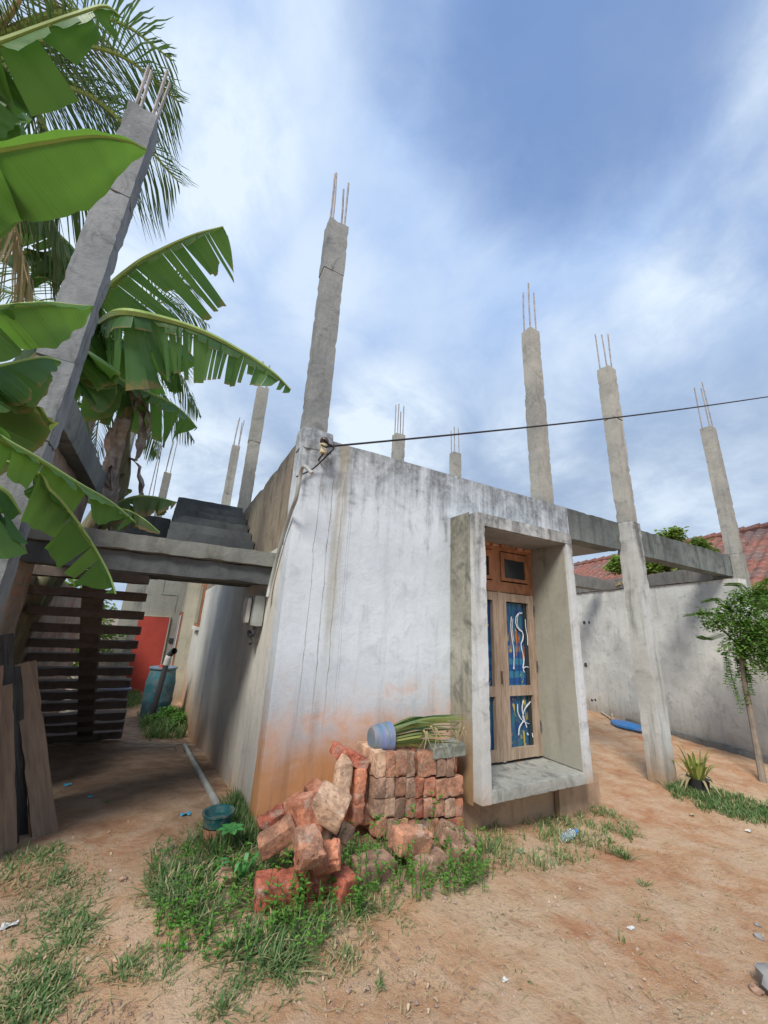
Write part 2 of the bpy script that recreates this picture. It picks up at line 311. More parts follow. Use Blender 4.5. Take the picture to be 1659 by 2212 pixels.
# tiles
m, t = mat('clay_roof_tiles'); uv = t.new('ShaderNodeUVMap').outputs[0]
fl = t.vm('FLOOR', uv); wn = t.new('ShaderNodeTexWhiteNoise'); t.put(wn.inputs['Vector'], fl)
c = t.mix(wn.outputs['Value'], (.27, .105, .078), (.165, .085, .07)); c = t.mix(t.ss(t.noise(t.pos(), 1.3, 6, .6), .45, .65), c, (.17, .12, .11))
c = t.mix(t.m('MULTIPLY', t.ss(t.noise(t.pos(), 14, 6, .6), .5, .7), .5), c, (.5, .25, .17)); t.put(t.p.inputs['Base Color'], c); M['tile'] = m
# glass with what hangs behind it
m, t = mat('window_glass'); t.p.inputs['Base Color'].default_value = (.02, .03, .035, 1); t.p.inputs['Roughness'].default_value = .08; t.p.inputs['Specular IOR Level'].default_value = .6; M['glass'] = m
m, t = mat('patterned_curtain'); P = t.pos(); s = t.sep(P)
n = t.noise(stretch(t, P, (3.2, 1, 1.3)), 2.2, 4, .6, 1.2); band = t.m('SINE', t.m('MULTIPLY', t.m('ADD', s[2], t.m('MULTIPLY', n, .02)), 48.0))
c = t.mix(t.ss(band, -.2, .2), (.015, .08, .24), (.035, .17, .28))
k_band = t.ss(t.m('ABSOLUTE', t.m('SUBTRACT', s[2], 1.02)), .28, .2)
c = t.mix(k_band, t.mix(t.ss(n, .4, .6), (.02, .06, .18), (.03, .13, .18)), c)
c = t.mix(t.ss(t.noise(stretch(t, P, (5, 1, 1.6)), 2.6, 3, .5, .8), .60, .66), c, (.42, .13, .03))
c = t.mix(t.ss(t.noise(stretch(t, P, (6, 1, 2.2)), 3.3, 3, .5, .8), .63, .68), c, (.48, .36, .05))
c = t.mix(t.ss(t.m('SINE', t.m('MULTIPLY', s[0], 75.0)), .2, 1.0, 0, .6), c, (.01, .03, .09))
t.put(t.p.inputs['Base Color'], c); t.p.inputs['Roughness'].default_value = .25; M['curtain'] = m

# ------------------------------------------------------------------ mesh helpers
class MB:
    def __init__(s): s.v = []; s.f = []; s.uv = None; s.rnd = None
    def add(s, vs, fs):
        o = len(s.v); s.v += [tuple(v) for v in vs]; s.f += [tuple(i+o for i in f) for f in fs]; return s
    def box(s, x0, x1, y0, y1, z0, z1, Mx=None):
        vs = [Vector((x, y, z)) for x in (x0, x1) for y in (y0, y1) for z in (z0, z1)]
        if Mx: vs = [Mx @ v for v in vs]
        return s.add(vs, [(0, 1, 3, 2), (4, 6, 7, 5), (0, 4, 5, 1), (2, 3, 7, 6), (0, 2, 6, 4), (1, 5, 7, 3)])
    def grid_box(s, x0, x1, y0, y1, z0, z1, step=.08, jit=.004, seed=0, rnd=0.0, Mx=None, chip=0.0, nf=9.0):
        # a subdivided box with worn edges and an uneven face; shape comes from position noise, so faces stay welded
        n = [max(1, int(round((b-a)/step))) for a, b in ((x0, x1), (y0, y1), (z0, z1))]
        lo = (x0, y0, z0); hi = (x1, y1, z1); idx = {}
        def vert(i, j, k):
            key = (i, j, k)
            if key in idx: return idx[key]
            p = [lo[a]+(hi[a]-lo[a])*q/n[a] for a, q in enumerate((i, j, k))]
            nb = [(1 if q == n[a] else (-1 if q == 0 else 0)) for a, q in enumerate((i, j, k))]
            v = Vector(p); d = Vector(nb); ne = sum(abs(a) for a in nb)
            q = v*nf+Vector((seed*3.1, seed*1.7, seed*.9))
            o = noise.noise(q)*jit+noise.noise(q*3.1)*jit*.5
            v += d.normalized()*o if ne else Vector()
            if ne >= 2:
                v -= d*(rnd*(.5 if ne == 2 else .75))
                if chip: v -= d*max(0, noise.noise(q*1.9)-.12)*chip
            idx[key] = len(s.v); s.v.append(tuple(Mx @ v) if Mx else tuple(v)); return idx[key]
        for a in range(3):
            b_, c_ = (a+1) % 3, (a+2) % 3
            for side in (0, n[a]):
                for i in range(n[b_]):
                    for j in range(n[c_]):
                        q = []
                        for (ii, jj) in ((i, j), (i+1, j), (i+1, j+1), (i, j+1)):
                            k = [0, 0, 0]; k[a] = side; k[b_] = ii; k[c_] = jj; q.append(vert(*k))
                        s.f.append(tuple(q if side else q[::-1]))
        return s
    def tube(s, pts, r, n=8, cap=True):
        pts = [Vector(p) for p in pts]; rs = r if isinstance(r, (list, tuple)) else [r]*len(pts); rings = []; prev = None
        for i, p in enumerate(pts):
            T = (pts[min(i+1, len(pts)-1)]-pts[max(i-1, 0)]).normalized()
            a = Vector((0, 0, 1)) if abs(T.z) < .95 else Vector((1, 0, 0))
            if prev is not None: a = prev
            S = T.cross(a).normalized(); U = S.cross(T).normalized(); prev = U
            rings.append([p+(S*math.cos(2*math.pi*k/n)+U*math.sin(2*math.pi*k/n))*rs[i] for k in range(n)])
        vs = [v for ring in rings for v in ring]; fs = []
        for i in range(len(pts)-1):
            for k in range(n): fs.append((i*n+k, i*n+(k+1) % n, (i+1)*n+(k+1) % n, (i+1)*n+k))
        if cap: fs.append(tuple(range(n))[::-1]); fs.append(tuple((len(pts)-1)*n+k for k in range(n)))
        return s.add(vs, fs)
    def lathe(s, prof, n=24, Mx=None, wob=0):
        vs = []
        for (r_, z) in prof:
            for k in range(n):
                a = 2*math.pi*k/n; q = 1+wob*noise.noise(Vector((math.cos(a)*1.5, math.sin(a)*1.5, z*3)))
                vs.append(Vector((r_*q*math.cos(a), r_*q*math.sin(a), z)))
        if Mx: vs = [Mx @ v for v in vs]
        fs = [(i*n+k, i*n+(k+1) % n, (i+1)*n+(k+1) % n, (i+1)*n+k) for i in range(len(prof)-1) for k in range(n)]
        return s.add(vs, fs)
    def build(s, name, m, parent=None, smooth=False, origin=None):
        me = D.meshes.new(name); o0 = Vector(origin) if origin is not None else Vector((0, 0, 0))
        me.from_pydata([tuple(Vector(v)-o0) for v in s.v] if origin is not None else s.v, [], s.f); me.materials.append(m if not isinstance(m, str) else M[m])
        if s.uv is not None:
            l = me.uv_layers.new(name='UVMap'); vi = np.empty(len(me.loops), dtype=np.int32); me.loops.foreach_get('vertex_index', vi)
            l.data.foreach_set('uv', np.array(s.uv, dtype=np.float32)[vi].ravel())
        if s.rnd is not None:
            a = me.attributes.new('rnd', 'FLOAT', 'POINT'); a.data.foreach_set('value', np.array(s.rnd, dtype=np.float32))
        if smooth: me.polygons.foreach_set('use_smooth', [True]*len(me.polygons)); me.update(); me.set_sharp_from_angle(angle=math.radians(38))
        me.update(); o = D.objects.new(name, me); COL.objects.link(o)
        if parent is not None: o.parent = parent
        if origin is not None: o.location = o0-(Vector(parent.location) if parent is not None else Vector())
        elif parent is not None: o.location = -Vector(parent.location) if parent.parent is None else Vector()
        return o
def tag(o, label=None, cat=None, group=None, kind=None):
    if label: o['label'] = label
    if cat: o['category'] = cat
    if group: o['group'] = group
    if kind: o['kind'] = kind
    return o
def thing(name, label, cat, loc=(0, 0, 0), group=None):
    e = D.objects.new(name, None); COL.objects.link(e); e.location = loc; e.empty_display_size = .1
    return tag(e, label, cat, group)
def recalc(o):
    import bmesh
    b = bmesh.new(); b.from_mesh(o.data); bmesh.ops.recalc_face_normals(b, faces=b.faces); b.to_mesh(o.data); b.free(); return o
def cr(pts, n):                                    # Catmull-Rom resample
    P = [Vector(p) for p in pts]; P = [P[0]*2-P[1]]+P+[P[-1]*2-P[-2]]; out = []; m_ = len(P)-3
    for i in range(n+1):
        u_ = i/n*m_; k = min(int(u_), m_-1); f = u_-k; a, b, c, d = P[k:k+4]
        out.append(.5*((2*b)+(c-a)*f+(2*a-5*b+4*c-d)*f*f+(3*b-a-3*c+d)*f**3))
    return out

# ------------------------------------------------------------------ ground
GP = [(0, 0, -.03), (-1.2, .6, -.06), (-1, 4.4, -.46), (0, 4.9, -.66), (-1, 7.3, -.72), (-1, 11.5, -.9), (1.0, -.2, -.10), (1.8, -.1, -.25), (3.2, -.1, -.32), (4.85, -.15, -.30),
      (8, 0, -.38), (8.6, 3, -.34), (-.8, -3, -.12), (2, -2.6, -.2), (5, -2, -.35), (-3, -2, -.06), (1, -1.2, -.15), (-2.6, 3, -.25), (9, -3, -.45), (4, 3, -.34), (6.5, 2, -.36), (-3, 8, -.7), (3, 8, -.5),
      (-6, -6, -.1), (6, -7, -.4), (14, 0, -.5), (14, 10, -.6), (-10, 10, -.6), (-10, 0, -.2), (4, 16, -.8), (0, -14, -.2)]
_gp = np.array([p[:2] for p in GP]); _gz = np.array([p[2] for p in GP]); _n = len(GP)
def _phi(a, b): return np.sqrt(((a[:, None, :]-b[None, :, :])**2).sum(-1)+.6**2)
_A = np.zeros((_n+1, _n+1)); _A[:_n, :_n] = _phi(_gp, _gp)-np.eye(_n)*.02; _A[:_n, _n] = 1; _A[_n, :_n] = 1
_w = np.linalg.solve(_A, np.append(_gz, 0))
def gz_arr(xy):
    z = _phi(xy, _gp) @ _w[:_n]+_w[_n]; z = np.clip(z, -1.1, .1)
    d = np.sqrt((xy**2).sum(1)); k = np.clip((d-14)/12, 0, 1); return z*(1-k)-.45*k
def gz(x, y): return float(gz_arr(np.array([[x, y]]))[0])
def gpt(px, py):                                    # where a sight line meets the ground
    d = ray(px, py); lo = .3; hi = 60
    for k in range(60):
        mid = (lo+hi)/2; p = CAM+d*mid
        if p[2] > gz(p[0], p[1]): lo = mid
        else: hi = mid
    return Vector(CAM+d*lo)
def axis_pts(lo, hi, st, out):
    a = list(np.arange(lo, hi+1e-6, st)); l = [lo-st*2]; g = st*3
    while l[-1] > -out: l.append(l[-1]-g); g *= 1.35
    h = [hi+st*2]; g = st*3
    while h[-1] < out: h.append(h[-1]+g); g *= 1.35
    return np.array(l[::-1]+a+h)
xs = axis_pts(-2.4, 9, .05, 900); ys = axis_pts(-3.2, 8, .05, 900)
X_, Y_ = np.meshgrid(xs, ys); XY = np.stack([X_.ravel(), Y_.ravel()], 1); Z_ = np.concatenate([gz_arr(XY[i:i+20000]) for i in range(0, len(XY), 20000)])
Z_ = Z_+np.array([noise.noise(Vector((x*1.7, y*1.7, 0)))*.018+noise.noise(Vector((x*6, y*6, 3)))*.010+noise.noise(Vector((x*15, y*15, 3)))*.004 if abs(x) < 14 and abs(y) < 14 else 0 for x, y in XY])
g = MB(); nx = len(xs); g.v = [(float(a), float(b_), float(c_)) for (a, b_), c_ in zip(XY, Z_)]
g.f = [(j*nx+i, j*nx+i+1, (j+1)*nx+i+1, (j+1)*nx+i) for j in range(len(ys)-1) for i in range(nx-1)]
tag(g.build('ground', 'ground', smooth=True), 'bare reddish sandy earth', None, None, 'structure')

# ------------------------------------------------------------------ house
HX, HY, HT = 3.63, 9.3, 3.0
house = thing('house', 'unfinished flat-roofed house, whitewashed front stained orange and black', 'house', (0, 0, 0))
for (a, c_, d, e) in ((0, 1.775, -.6, HT), (3.0, HX, -.6, HT), (1.775, 3.0, 2.36, HT), (1.775, 3.0, -.6, .12)):
    b_ = MB(); b_.grid_box(a, c_, 0, .2, d, e, .12, .005, 1, .0, chip=0); b_.build('front_wall', 'facade', house, True)
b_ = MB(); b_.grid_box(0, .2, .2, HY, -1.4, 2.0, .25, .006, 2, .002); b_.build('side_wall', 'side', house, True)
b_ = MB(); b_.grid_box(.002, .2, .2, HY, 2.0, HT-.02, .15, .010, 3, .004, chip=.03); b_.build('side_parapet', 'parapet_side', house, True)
b_ = MB(); b_.box(HX-.2, HX, .2, HY, -1, HT-.03); b_.box(.2, HX-.2, HY-.2, HY, -1, HT-.03); b_.build('rear_wall', 'side', house)
b_ = MB(); b_.box(.2, HX-.2, .2, HY-.2, 2.55, 2.7); b_.build('roof', 'roofcon', house)
# plaster ridge at the column foot and broken lumps along the wall top
b_ = MB(); b_.grid_box(-.012, .29, -.014, .19, 2.86, 3.07, .05, .012, 5, .01, chip=.05); b_.build('plaster_collar', 'facade', house, True)
# window surround: a concrete box standing out from the wall
SY = -.40
sur = MB(); sur.grid_box(1.68, 1.785, SY, -.004, .03, 2.48, .035, .0022, 11, .002, chip=.008)
surr = sur.build('window_surround', 'surround', house, True)
def sub(name, bx_, m_, seed=0, st=.035, jit=.0022, chip=.008, par=None):
    q = MB(); q.grid_box(*bx_, st, jit, seed, .003, chip=chip); o = q.build(name, m_, None, True); o.parent = par or surr; return o
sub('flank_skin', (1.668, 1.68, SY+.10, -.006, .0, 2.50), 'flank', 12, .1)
sub('top_slab', (1.785, 3.09, SY, -.004, 2.355, 2.48), 'surround', 13)
sub('right_side', (2.99, 3.09, SY, -.004, .03, 2.355), 'surround', 14)
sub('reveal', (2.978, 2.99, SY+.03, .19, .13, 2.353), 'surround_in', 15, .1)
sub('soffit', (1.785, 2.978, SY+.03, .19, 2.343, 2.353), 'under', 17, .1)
sub('sill', (1.785, 2.99, SY+.002, .19, .032, .122), 'ledge', 16, .02, .0018, .012)
# cut the opening: the front wall is drawn behind, so the doorway leaf stands proud of a dark recess
b_ = MB(); b_.grid_box(1.0, 3.58, -.12, -.003, -.6, -.02, .1, .01, 21, .004); o = b_.build('footing', 'base', house, True)
b_ = MB(); b_.grid_box(2.85, 3.30, -.19, -.122, -.6, -.0, .06, .008, 22, .01, chip=.04); b_.build('footing_pier', 'base', house, True)
# tall glazed window in the recess (door plane just in front of the wall face)
YD = .13
win = MB(); fx0, fx1 = 1.79, 2.976
for (a, b2, c_, d_) in ((fx0, fx1, 2.27, 2.343), (fx0, fx1, 1.80, 1.915), (fx1-.085, fx1, 1.915, 2.27), (fx0, fx0+.06, 1.915, 2.27), (2.33, 2.455, 1.915, 2.27)):
    win.box(a, b2, YD-.05, YD+.03, c_, d_)
# keep joints apart
wfr = win.build('window', 'wood_orange', house); wfr['label'] = 'orange-brown wood transom over two weathered grey glazed leaves'
def wp(name, boxes, m_, par=wfr):
    q = MB()
    for k in boxes: q.box(*k)
    o = q.build(name, m_); o.parent = par; return o
wp('sash', [(2.455, 2.51, YD-.062, YD-.01, 1.93, 2.255), (2.84, 2.885, YD-.062, YD-.01, 1.93, 2.255), (2.51, 2.84, YD-.062, YD-.01, 2.18, 2.255), (2.51, 2.84, YD-.062, YD-.01, 1.93, 1.965)], 'wood_orange')
wp('sash', [(2.275, 2.325, YD-.062, YD-.01, 1.93, 2.255), (1.86, 1.90, YD-.062, YD-.01, 1.93, 2.255), (1.90, 2.275, YD-.062, YD-.01, 2.18, 2.255), (1.90, 2.275, YD-.062, YD-.01, 1.93, 1.965)], 'wood_orange')
wp('jamb', [(fx1-.05, fx1, YD-.05, YD+.03, .14, 1.80)], 'wood_grey'); wp('jamb', [(fx0, fx0+.05, YD-.05, YD+.03, .14, 1.80)], 'wood_grey')
wp('leaf', [(2.405, 2.50, YD-.075, YD-.02, .15, 1.79), (2.85, 2.925, YD-.075, YD-.02, .15, 1.79), (2.50, 2.85, YD-.073, YD-.02, 1.70, 1.788), (2.50, 2.85, YD-.073, YD-.02, .735, .83), (2.50, 2.85, YD-.073, YD-.02, .152, .25)], 'wood_grey')
wp('leaf', [(2.30, 2.375, YD-.075, YD-.02, .15, 1.79), (1.845, 1.94, YD-.075, YD-.02, .15, 1.79), (1.94, 2.30, YD-.073, YD-.02, 1.70, 1.788), (1.94, 2.30, YD-.073, YD-.02, .735, .83), (1.94, 2.30, YD-.073, YD-.02, .152, .25)], 'wood_grey')
wp('meeting_post', [(2.375, 2.405, YD-.085, YD-.01, .145, 1.795)], 'wood_grey')
wp('curtain', [(2.50, 2.80, YD-.034, YD-.03, .25, 1.69), (2.0, 2.30, YD-.034, YD-.03, .25, 1.69)], 'curtain')
for k in ((2.80, 2.85, YD-.044, YD-.038, .25, 1.70), (2.505, 2.845, YD-.044, YD-.038, 1.965, 2.18), (1.90, 2.275, YD-.044, YD-.038, 1.965, 2.18), (1.94, 2.0, YD-.044, YD-.038, .25, 1.70)): wp('pane', [k], 'glass')
wp('handle', [(2.372, 2.384, YD-.105, YD-.086, .86, .98)], 'rust')
for hz in (.4, 1.0, 1.6): wp('hinge', [(2.925, 2.945, YD-.082, YD-.06, hz, hz+.08)], 'rust')
# smeared white paint on the panes
def zm(x, y): return at(1019.5+x*.2734, 1123+y*.2734, 1, YD-.05)
def strk(pts, wd=.011):
    wd *= .62; q = MB(); c_ = cr([zm(*p) for p in pts], 14); rr = [wd*(.45+.6*abs(noise.noise(Vector((i*.6, pts[0][0], 0)))+.5)) for i in range(len(c_))]
    for i, p in enumerate(c_[:-1]):
        n_ = c_[i+1]; d_ = (n_-p).normalized(); s_ = Vector((d_.z, 0, -d_.x))*rr[i]; s2 = Vector((d_.z, 0, -d_.x))*rr[i+1]; y = Vector((0, -.004, 0))
        q.add([p-s_, p+s_, n_+s2, n_-s2, p-s_+y, p+s_+y, n_+s2+y, n_-s2+y], [(0, 1, 2, 3), (4, 7, 6, 5), (0, 4, 5, 1), (3, 2, 6, 7), (0, 3, 7, 4), (1, 5, 6, 2)])
    o = q.build('paint_mark', 'whitep'); o.parent = wfr
for s_, wd in (([(395, 735), (352, 750), (345, 820), (368, 865), (400, 890), (402, 940), (385, 990), (403, 1060), (410, 1110), (402, 1170)], .011), ([(378, 728), (360, 770), (362, 840), (395, 880)], .005), ([(310, 765), (306, 850), (318, 950), (331, 1050), (330, 1170)], .009), ([(322, 780), (318, 860), (330, 960)], .004), ([(420, 785), (424, 850), (437, 920), (440, 990)], .008),
               ([(402, 1175), (425, 1160), (445, 1165)], .008), ([(405, 1180), (412, 1205)], .010), ([(360, 1455), (362, 1520), (385, 1570), (415, 1595)], .009), ([(405, 1425), (395, 1490), (408, 1560), (432, 1640)], .011), ([(462, 1435), (430, 1470), (405, 1530), (410, 1580)], .008), ([(455, 1450), (415, 1500), (400, 1560), (425, 1600), (452, 1610)], .005), ([(405, 1590), (375, 1640), (368, 1700)], .012), ([(436, 1685), (443, 1698)], .014), ([(475, 1685), (481, 1718)], .010), ([(325, 1168), (334, 1178)], .013)):
    strk(s_, wd)
# ragged brick and mortar above the transom
b_ = MB()
for i in range(9): b_.grid_box(1.8+i*.13, 1.91+i*.13, YD-.07-.01*(i % 3), .13, 2.30, 2.343, .04, .006, 30+i, .008)
b_.build('lintel_bricks', 'br_brown', house)
# porch frame: beams to the posts and the little slab
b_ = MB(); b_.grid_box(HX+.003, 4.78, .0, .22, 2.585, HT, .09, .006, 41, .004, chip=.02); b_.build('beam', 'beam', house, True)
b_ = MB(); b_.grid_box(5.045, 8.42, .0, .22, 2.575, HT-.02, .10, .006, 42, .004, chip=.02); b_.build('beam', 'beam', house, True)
b_ = MB(); b_.grid_box(HX+.003, 4.8, .222, 2.55, 2.60, 2.72, .15, .004, 43, .002); b_.build('porch_slab', 'under', house, True)
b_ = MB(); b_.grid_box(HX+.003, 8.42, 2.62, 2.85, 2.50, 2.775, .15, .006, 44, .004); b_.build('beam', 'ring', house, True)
# windows and doors down the side wall
def swin(y0, y1, z0, z1, x=0.0):
    q = MB(); q.box(x-.05, x-.002, y0, y1, z0, z1); o = q.build('window', 'wood_orange', house)
    wp('pane', [(x-.056, x-.052, y0+.07, y1-.07, z0+.07, z1-.07)], 'glass', o); wp('sill', [(x-.09, x-.003, y0-.06, y1+.06, z0-.08, z0-.004)], 'side', o)
swin(7.35, 8.5, 1.15, 2.2)

# ------------------------------------------------------------------ rear wing and red door
wing = thing('rear_wing', 'cream back wing with narrow doors at the end of the alley', 'building', (-.3, 11, -.9))
b_ = MB(); b_.box(-.30, .4, HY+.01, 15, -1.5, 2.55); b_.build('wall', 'cream', wing)
for (y0, y1, h) in ((9.75, 10.4, 2.1), (10.8, 11.4, 2.0)):
    q = MB(); q.box(-.345, -.303, y0, y1, -.85, 1.5); o = q.build('door', 'wood_orange', wing); wp('door_panel', [(-.356, -.347, y0+.09, y1-.09, -.75, 1.4)], 'whitep', o)
rw = thing('rear_wall', 'grey plaster wall closing the alley, with a red door in it', 'wall', (-1.2, 12.0, -.9))
b_ = MB(); b_.box(-1.98, -.302, 11.6, 11.8, -1.5, 2.9); b_.build('wall', 'farwall', rw)
b_ = MB(); b_.box(-1.60, -.60, 11.55, 11.597, -.88, 1.32); dr = b_.build('door', 'red', rw)
wp('door_frame', [(-1.63, -1.602, 11.545, 11.598, -.88, 1.35), (-.598, -.57, 11.545, 11.598, -.88, 1.35), (-1.60, -.60, 11.545, 11.598, 1.322, 1.35)], 'cream', dr)
wp('conduit', [(-.98, -.962, 11.58, 11.598, 2.05, 2.9), (-.98, -.52, 11.58, 11.598, 2.03, 2.048), (-.52, -.5, 11.58, 11.598, 1.5, 2.048)], 'pvc', rw).location = -rw.location
wp('switch_box', [(-.5, -.38, 11.56, 11.598, .55, .68)], 'pvcd', rw).location = -rw.location
b_ = MB(); b_.lathe([(.0, -.06), (.045, -.04), (.055, 0), (.04, .05), (.02, .08), (.02, .12)], 12, Matrix.Translation(at(380, 1251, 1, 6.5)))
tag(b_.build('light_bulb', 'bulb', None, True), 'small white bulb hanging under the landing in the alley', 'bulb')

# ------------------------------------------------------------------ columns with starter bars
def column(x0, x1, y0, y1, z0, z1, m_, label, seed, bars=.75, nb=4, st=.09, joint=None, rb=.012):
    t_ = thing('concrete_column', label, 'column', ((x0+x1)/2, (y0+y1)/2, z0), 'unfinished concrete columns with starter bars')
    q = MB(); zs = [z0]+(joint or [])+[z1]
    for i in range(len(zs)-1):
        e = .006*((i+seed) % 2); q.grid_box(x0+e, x1-e*.5, y0+e, y1-e, zs[i]+(.002 if i else 0), zs[i+1], .05, .0045, seed+i*7, .002, chip=.022, nf=7)
    q.build('shaft', m_, t_, True)
    random.seed(seed)
    for k, (sx, sy) in enumerate(((.2, .2), (.8, .2), (.2, .8), (.8, .8))[:nb]):
        bx = x0+(x1-x0)*sx; by = y0+(y1-y0)*sy; h = bars*1.25*(1-.22*random.random()); lx, ly = random.uniform(-.03, .03), random.uniform(-.03, .03)
        q = MB(); q.tube([(bx, by, z1-.05), (bx+lx*.3, by+ly*.3, z1+h*.5), (bx+lx, by+ly, z1+h)], rb, 6); q.build('rebar', 'rebar', t_, True)
    return t_
column(0.0, .23, -.005, .17, 3.05, 5.66, 'column_grey', 'tall grey-streaked concrete column standing on the front corner of the house', 101, .72, 4, joint=[4.95], rb=.011)
column(3.18, 3.39, .012, .20, 2.96, 5.76, 'column', 'concrete column on the front wall top above the window box', 102, .70, 3, joint=[4.6])
column(4.80, 5.03, -.14, .05, 3.003, 5.66, 'column', 'upper concrete column above the free-standing porch post', 103, .66, 3, joint=[4.7])
column(8.28, 8.52, -.14, .07, -.6, 5.66, 'column', 'rightmost concrete column, beside the tiled roof', 104, .95, 3, joint=[3.0])
column(-.02, .19, 3.68, 3.86, 2.9, 5.66, 'column', 'tall pale column rising right behind the sloping side parapet', 105, .55, 4, joint=[4.5])
column(-.06, .14, 6.6, 6.8, 2.9, 5.62, 'column', 'shorter-looking greenish column just left of the tall one behind the stair', 106, .75, 4, joint=[4.3])
column(-1.6, -1.38, 10.0, 10.2, -.9, 5.65, 'column', 'small distant column left of the upper stair, thin bars on top', 107, .95, 3)
column(3.07, 3.31, 3.7, 3.9, 2.9, 5.62, 'column', 'short column top with three bars over the middle of the parapet', 108, .65, 4)
column(4.74, 4.98, 3.72, 3.92, 2.4, 5.62, 'column', 'smallest column top with bars, right of middle above the parapet', 109, .6, 3)
column(-1.94, -1.74, 3.7, 3.92, 1.9, 5.66, 'column', 'pale column partly hidden by the dead banana leaves', 110, .6, 4)
column(-1.88, -1.66, -.06, .15, -.3, 5.62, 'column_left', 'leaning-looking grey column at the left behind the banana leaves', 111, .60, 4, joint=[2.4, 3.0, 4.6], rb=.013)
# porch post reaching the ground
post = thing('porch_post', 'free-standing plastered post carrying the porch beams, black streak down it', 'post', (4.9, 0, -.4))
b_ = MB(); b_.grid_box(4.80, 5.06, -.15, .06, -.6, 3.0, .04, .004, 120, .003, chip=.015); b_.build('shaft', 'pillar', post, True)
# loose starter bars
for k, (a, c_) in enumerate((((322, 1068), (355, 930)), ((331, 1068), (350, 962)))):
    q = MB(); q.tube([at(*a, 1, 8.0)-Vector((0, 0, .9)), at(*a, 1, 8.0), at(*c_, 1, 8.0)], .014-.004*k, 6)
    tag(q.build('rebar', 'rebar' if k == 0 else 'rust'), ('long pale bar standing behind the stair, left of the far column', 'shorter dark bar beside the long pale bar behind the stair')[k], 'rebar', 'loose standing bars')

# ------------------------------------------------------------------ stair
st = thing('concrete_stair', 'raw concrete stair: open treads below, landing slab and solid upper flight', 'staircase', (-.9, 1, 0))
b_ = MB(); b_.grid_box(-1.80, -.004, .37, 1.35, 1.82, 1.95, .07, .005, 201, .004, chip=.03); b_.build('landing', 'landing', st, True)
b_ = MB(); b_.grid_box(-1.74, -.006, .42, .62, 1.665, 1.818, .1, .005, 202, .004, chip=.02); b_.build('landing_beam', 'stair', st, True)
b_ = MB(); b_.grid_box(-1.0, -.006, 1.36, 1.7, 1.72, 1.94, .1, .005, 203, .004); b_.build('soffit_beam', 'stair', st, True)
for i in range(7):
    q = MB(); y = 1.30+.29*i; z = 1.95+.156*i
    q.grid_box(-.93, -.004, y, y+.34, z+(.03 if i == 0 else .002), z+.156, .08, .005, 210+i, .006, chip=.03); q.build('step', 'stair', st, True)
b_ = MB()
for a in (0,):
    pts = [(1.62, 1.72), (3.40, 2.78), (3.40, 2.95), (1.62, 1.90)]
    vs = [(x, y, z) for x in (-.90, -.01) for (y, z) in pts]; b_.add(vs, [(0, 1, 2, 3), (7, 6, 5, 4), (0, 4, 5, 1), (1, 5, 6, 2), (2, 6, 7, 3), (3, 7, 4, 0)])
b_.build('waist_slab', 'stair', st)
TR = [(325, 1243), (318, 1281), (312.5, 1321), (305.5, 1354), (299.5, 1385), (293, 1413), (288, 1442.5), (284, 1469), (277, 1492), (275.5, 1514), (272.5, 1539), (269, 1559.5), (265, 1580)]
TY = []
sx0, sx1 = at(174, 1268, 1, 2.1).x, at(220, 1268, 1, 2.1).x; ex0, ex1 = at(167, 1600, 1, 4.45).x, at(199, 1600, 1, 4.45).x
for i, (px, py) in enumerate(TR):
    yy = 2.0+2.33*i/12; p = at(px, py, 1, yy); z = p.z; TY.append((yy, z)); f = i/12
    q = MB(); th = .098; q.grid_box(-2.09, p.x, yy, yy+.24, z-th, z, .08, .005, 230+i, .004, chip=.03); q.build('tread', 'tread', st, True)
# spine beam with its stepped back
b_ = MB(); ya, yb = 2.0, 4.6
def spx(f): return sx0+(ex0-sx0)*f, sx1+(ex1-sx1)*f
for i in range(12):
    f0, f1 = i/12, (i+1)/12; z0, z1 = TY[i][1], TY[i+1][1]; y0, y1 = TY[i][0]+.05, TY[i+1][0]+.05
    (a0, a1), (c0, c1) = spx(f0), spx(f1); dd = .2
    vs = [(a0, y0, z0-.076), (a1, y0, z0-.076), (a1, y0+dd, z0-.076), (a0, y0+dd, z0-.076), (c0, y1, z1-.076), (c1, y1, z1-.076), (c1, y1+dd, z1-.076), (c0, y1+dd, z1-.076)]
    b_.add(vs, [(0, 1, 2, 3), (7, 6, 5, 4), (0, 4, 5, 1), (1, 5, 6, 2), (2, 6, 7, 3), (3, 7, 4, 0)])
b_.grid_box(ex0-.03, ex1+.03, 4.35, 4.75, -.8, -.40, .1, .01, 260, .01)
b_.build('spine_beam', 'tread', st)
b_ = MB(); b_.grid_box(-1.70, -.96, 3.3, 3.5, 1.85, 2.75, .15, .01, 262, .004, chip=.03); b_.build('rear_beam', 'stair', st, True)
# brick boundary on the alley's left
bw = thing('brick_wall', 'old reddish brick wall along the left side of the alley, concrete beam on top', 'wall', (-1.85, 3, -.5))
b_ = MB(); b_.grid_box(-1.95, -1.77, .152, .95, -.7, 1.80, .09, .018, 270, .006, nf=6); b_.build('wall', 'brickwall', bw)
b_ = MB(); b_.grid_box(-1.97, -1.81, .152, 2.28, 1.955, 2.64, .09, .014, 273, .006, nf=6); b_.build('upper_wall', 'brickwall', bw)
b_ = MB(); b_.grid_box(-2.30, -2.11, .96, 6.3, -1.2, 1.72, .11, .022, 271, .006, nf=6); b_.build('wall', 'brickwall', bw)
b_ = MB(); b_.grid_box(-1.95, -1.70, .155, 2.30, 2.645, 2.93, .09, .008, 272, .006, chip=.03); b_.build('beam', 'landing', bw, True)
b_ = MB(); b_.grid_box(-2.05, -1.9, 6.6, 11.5, -1.2, .35, .2, .01, 274); tag(b_.build('garden_wall', 'farwall', None, True), 'low grey wall beyond the stair, under the bright bushes', 'wall')

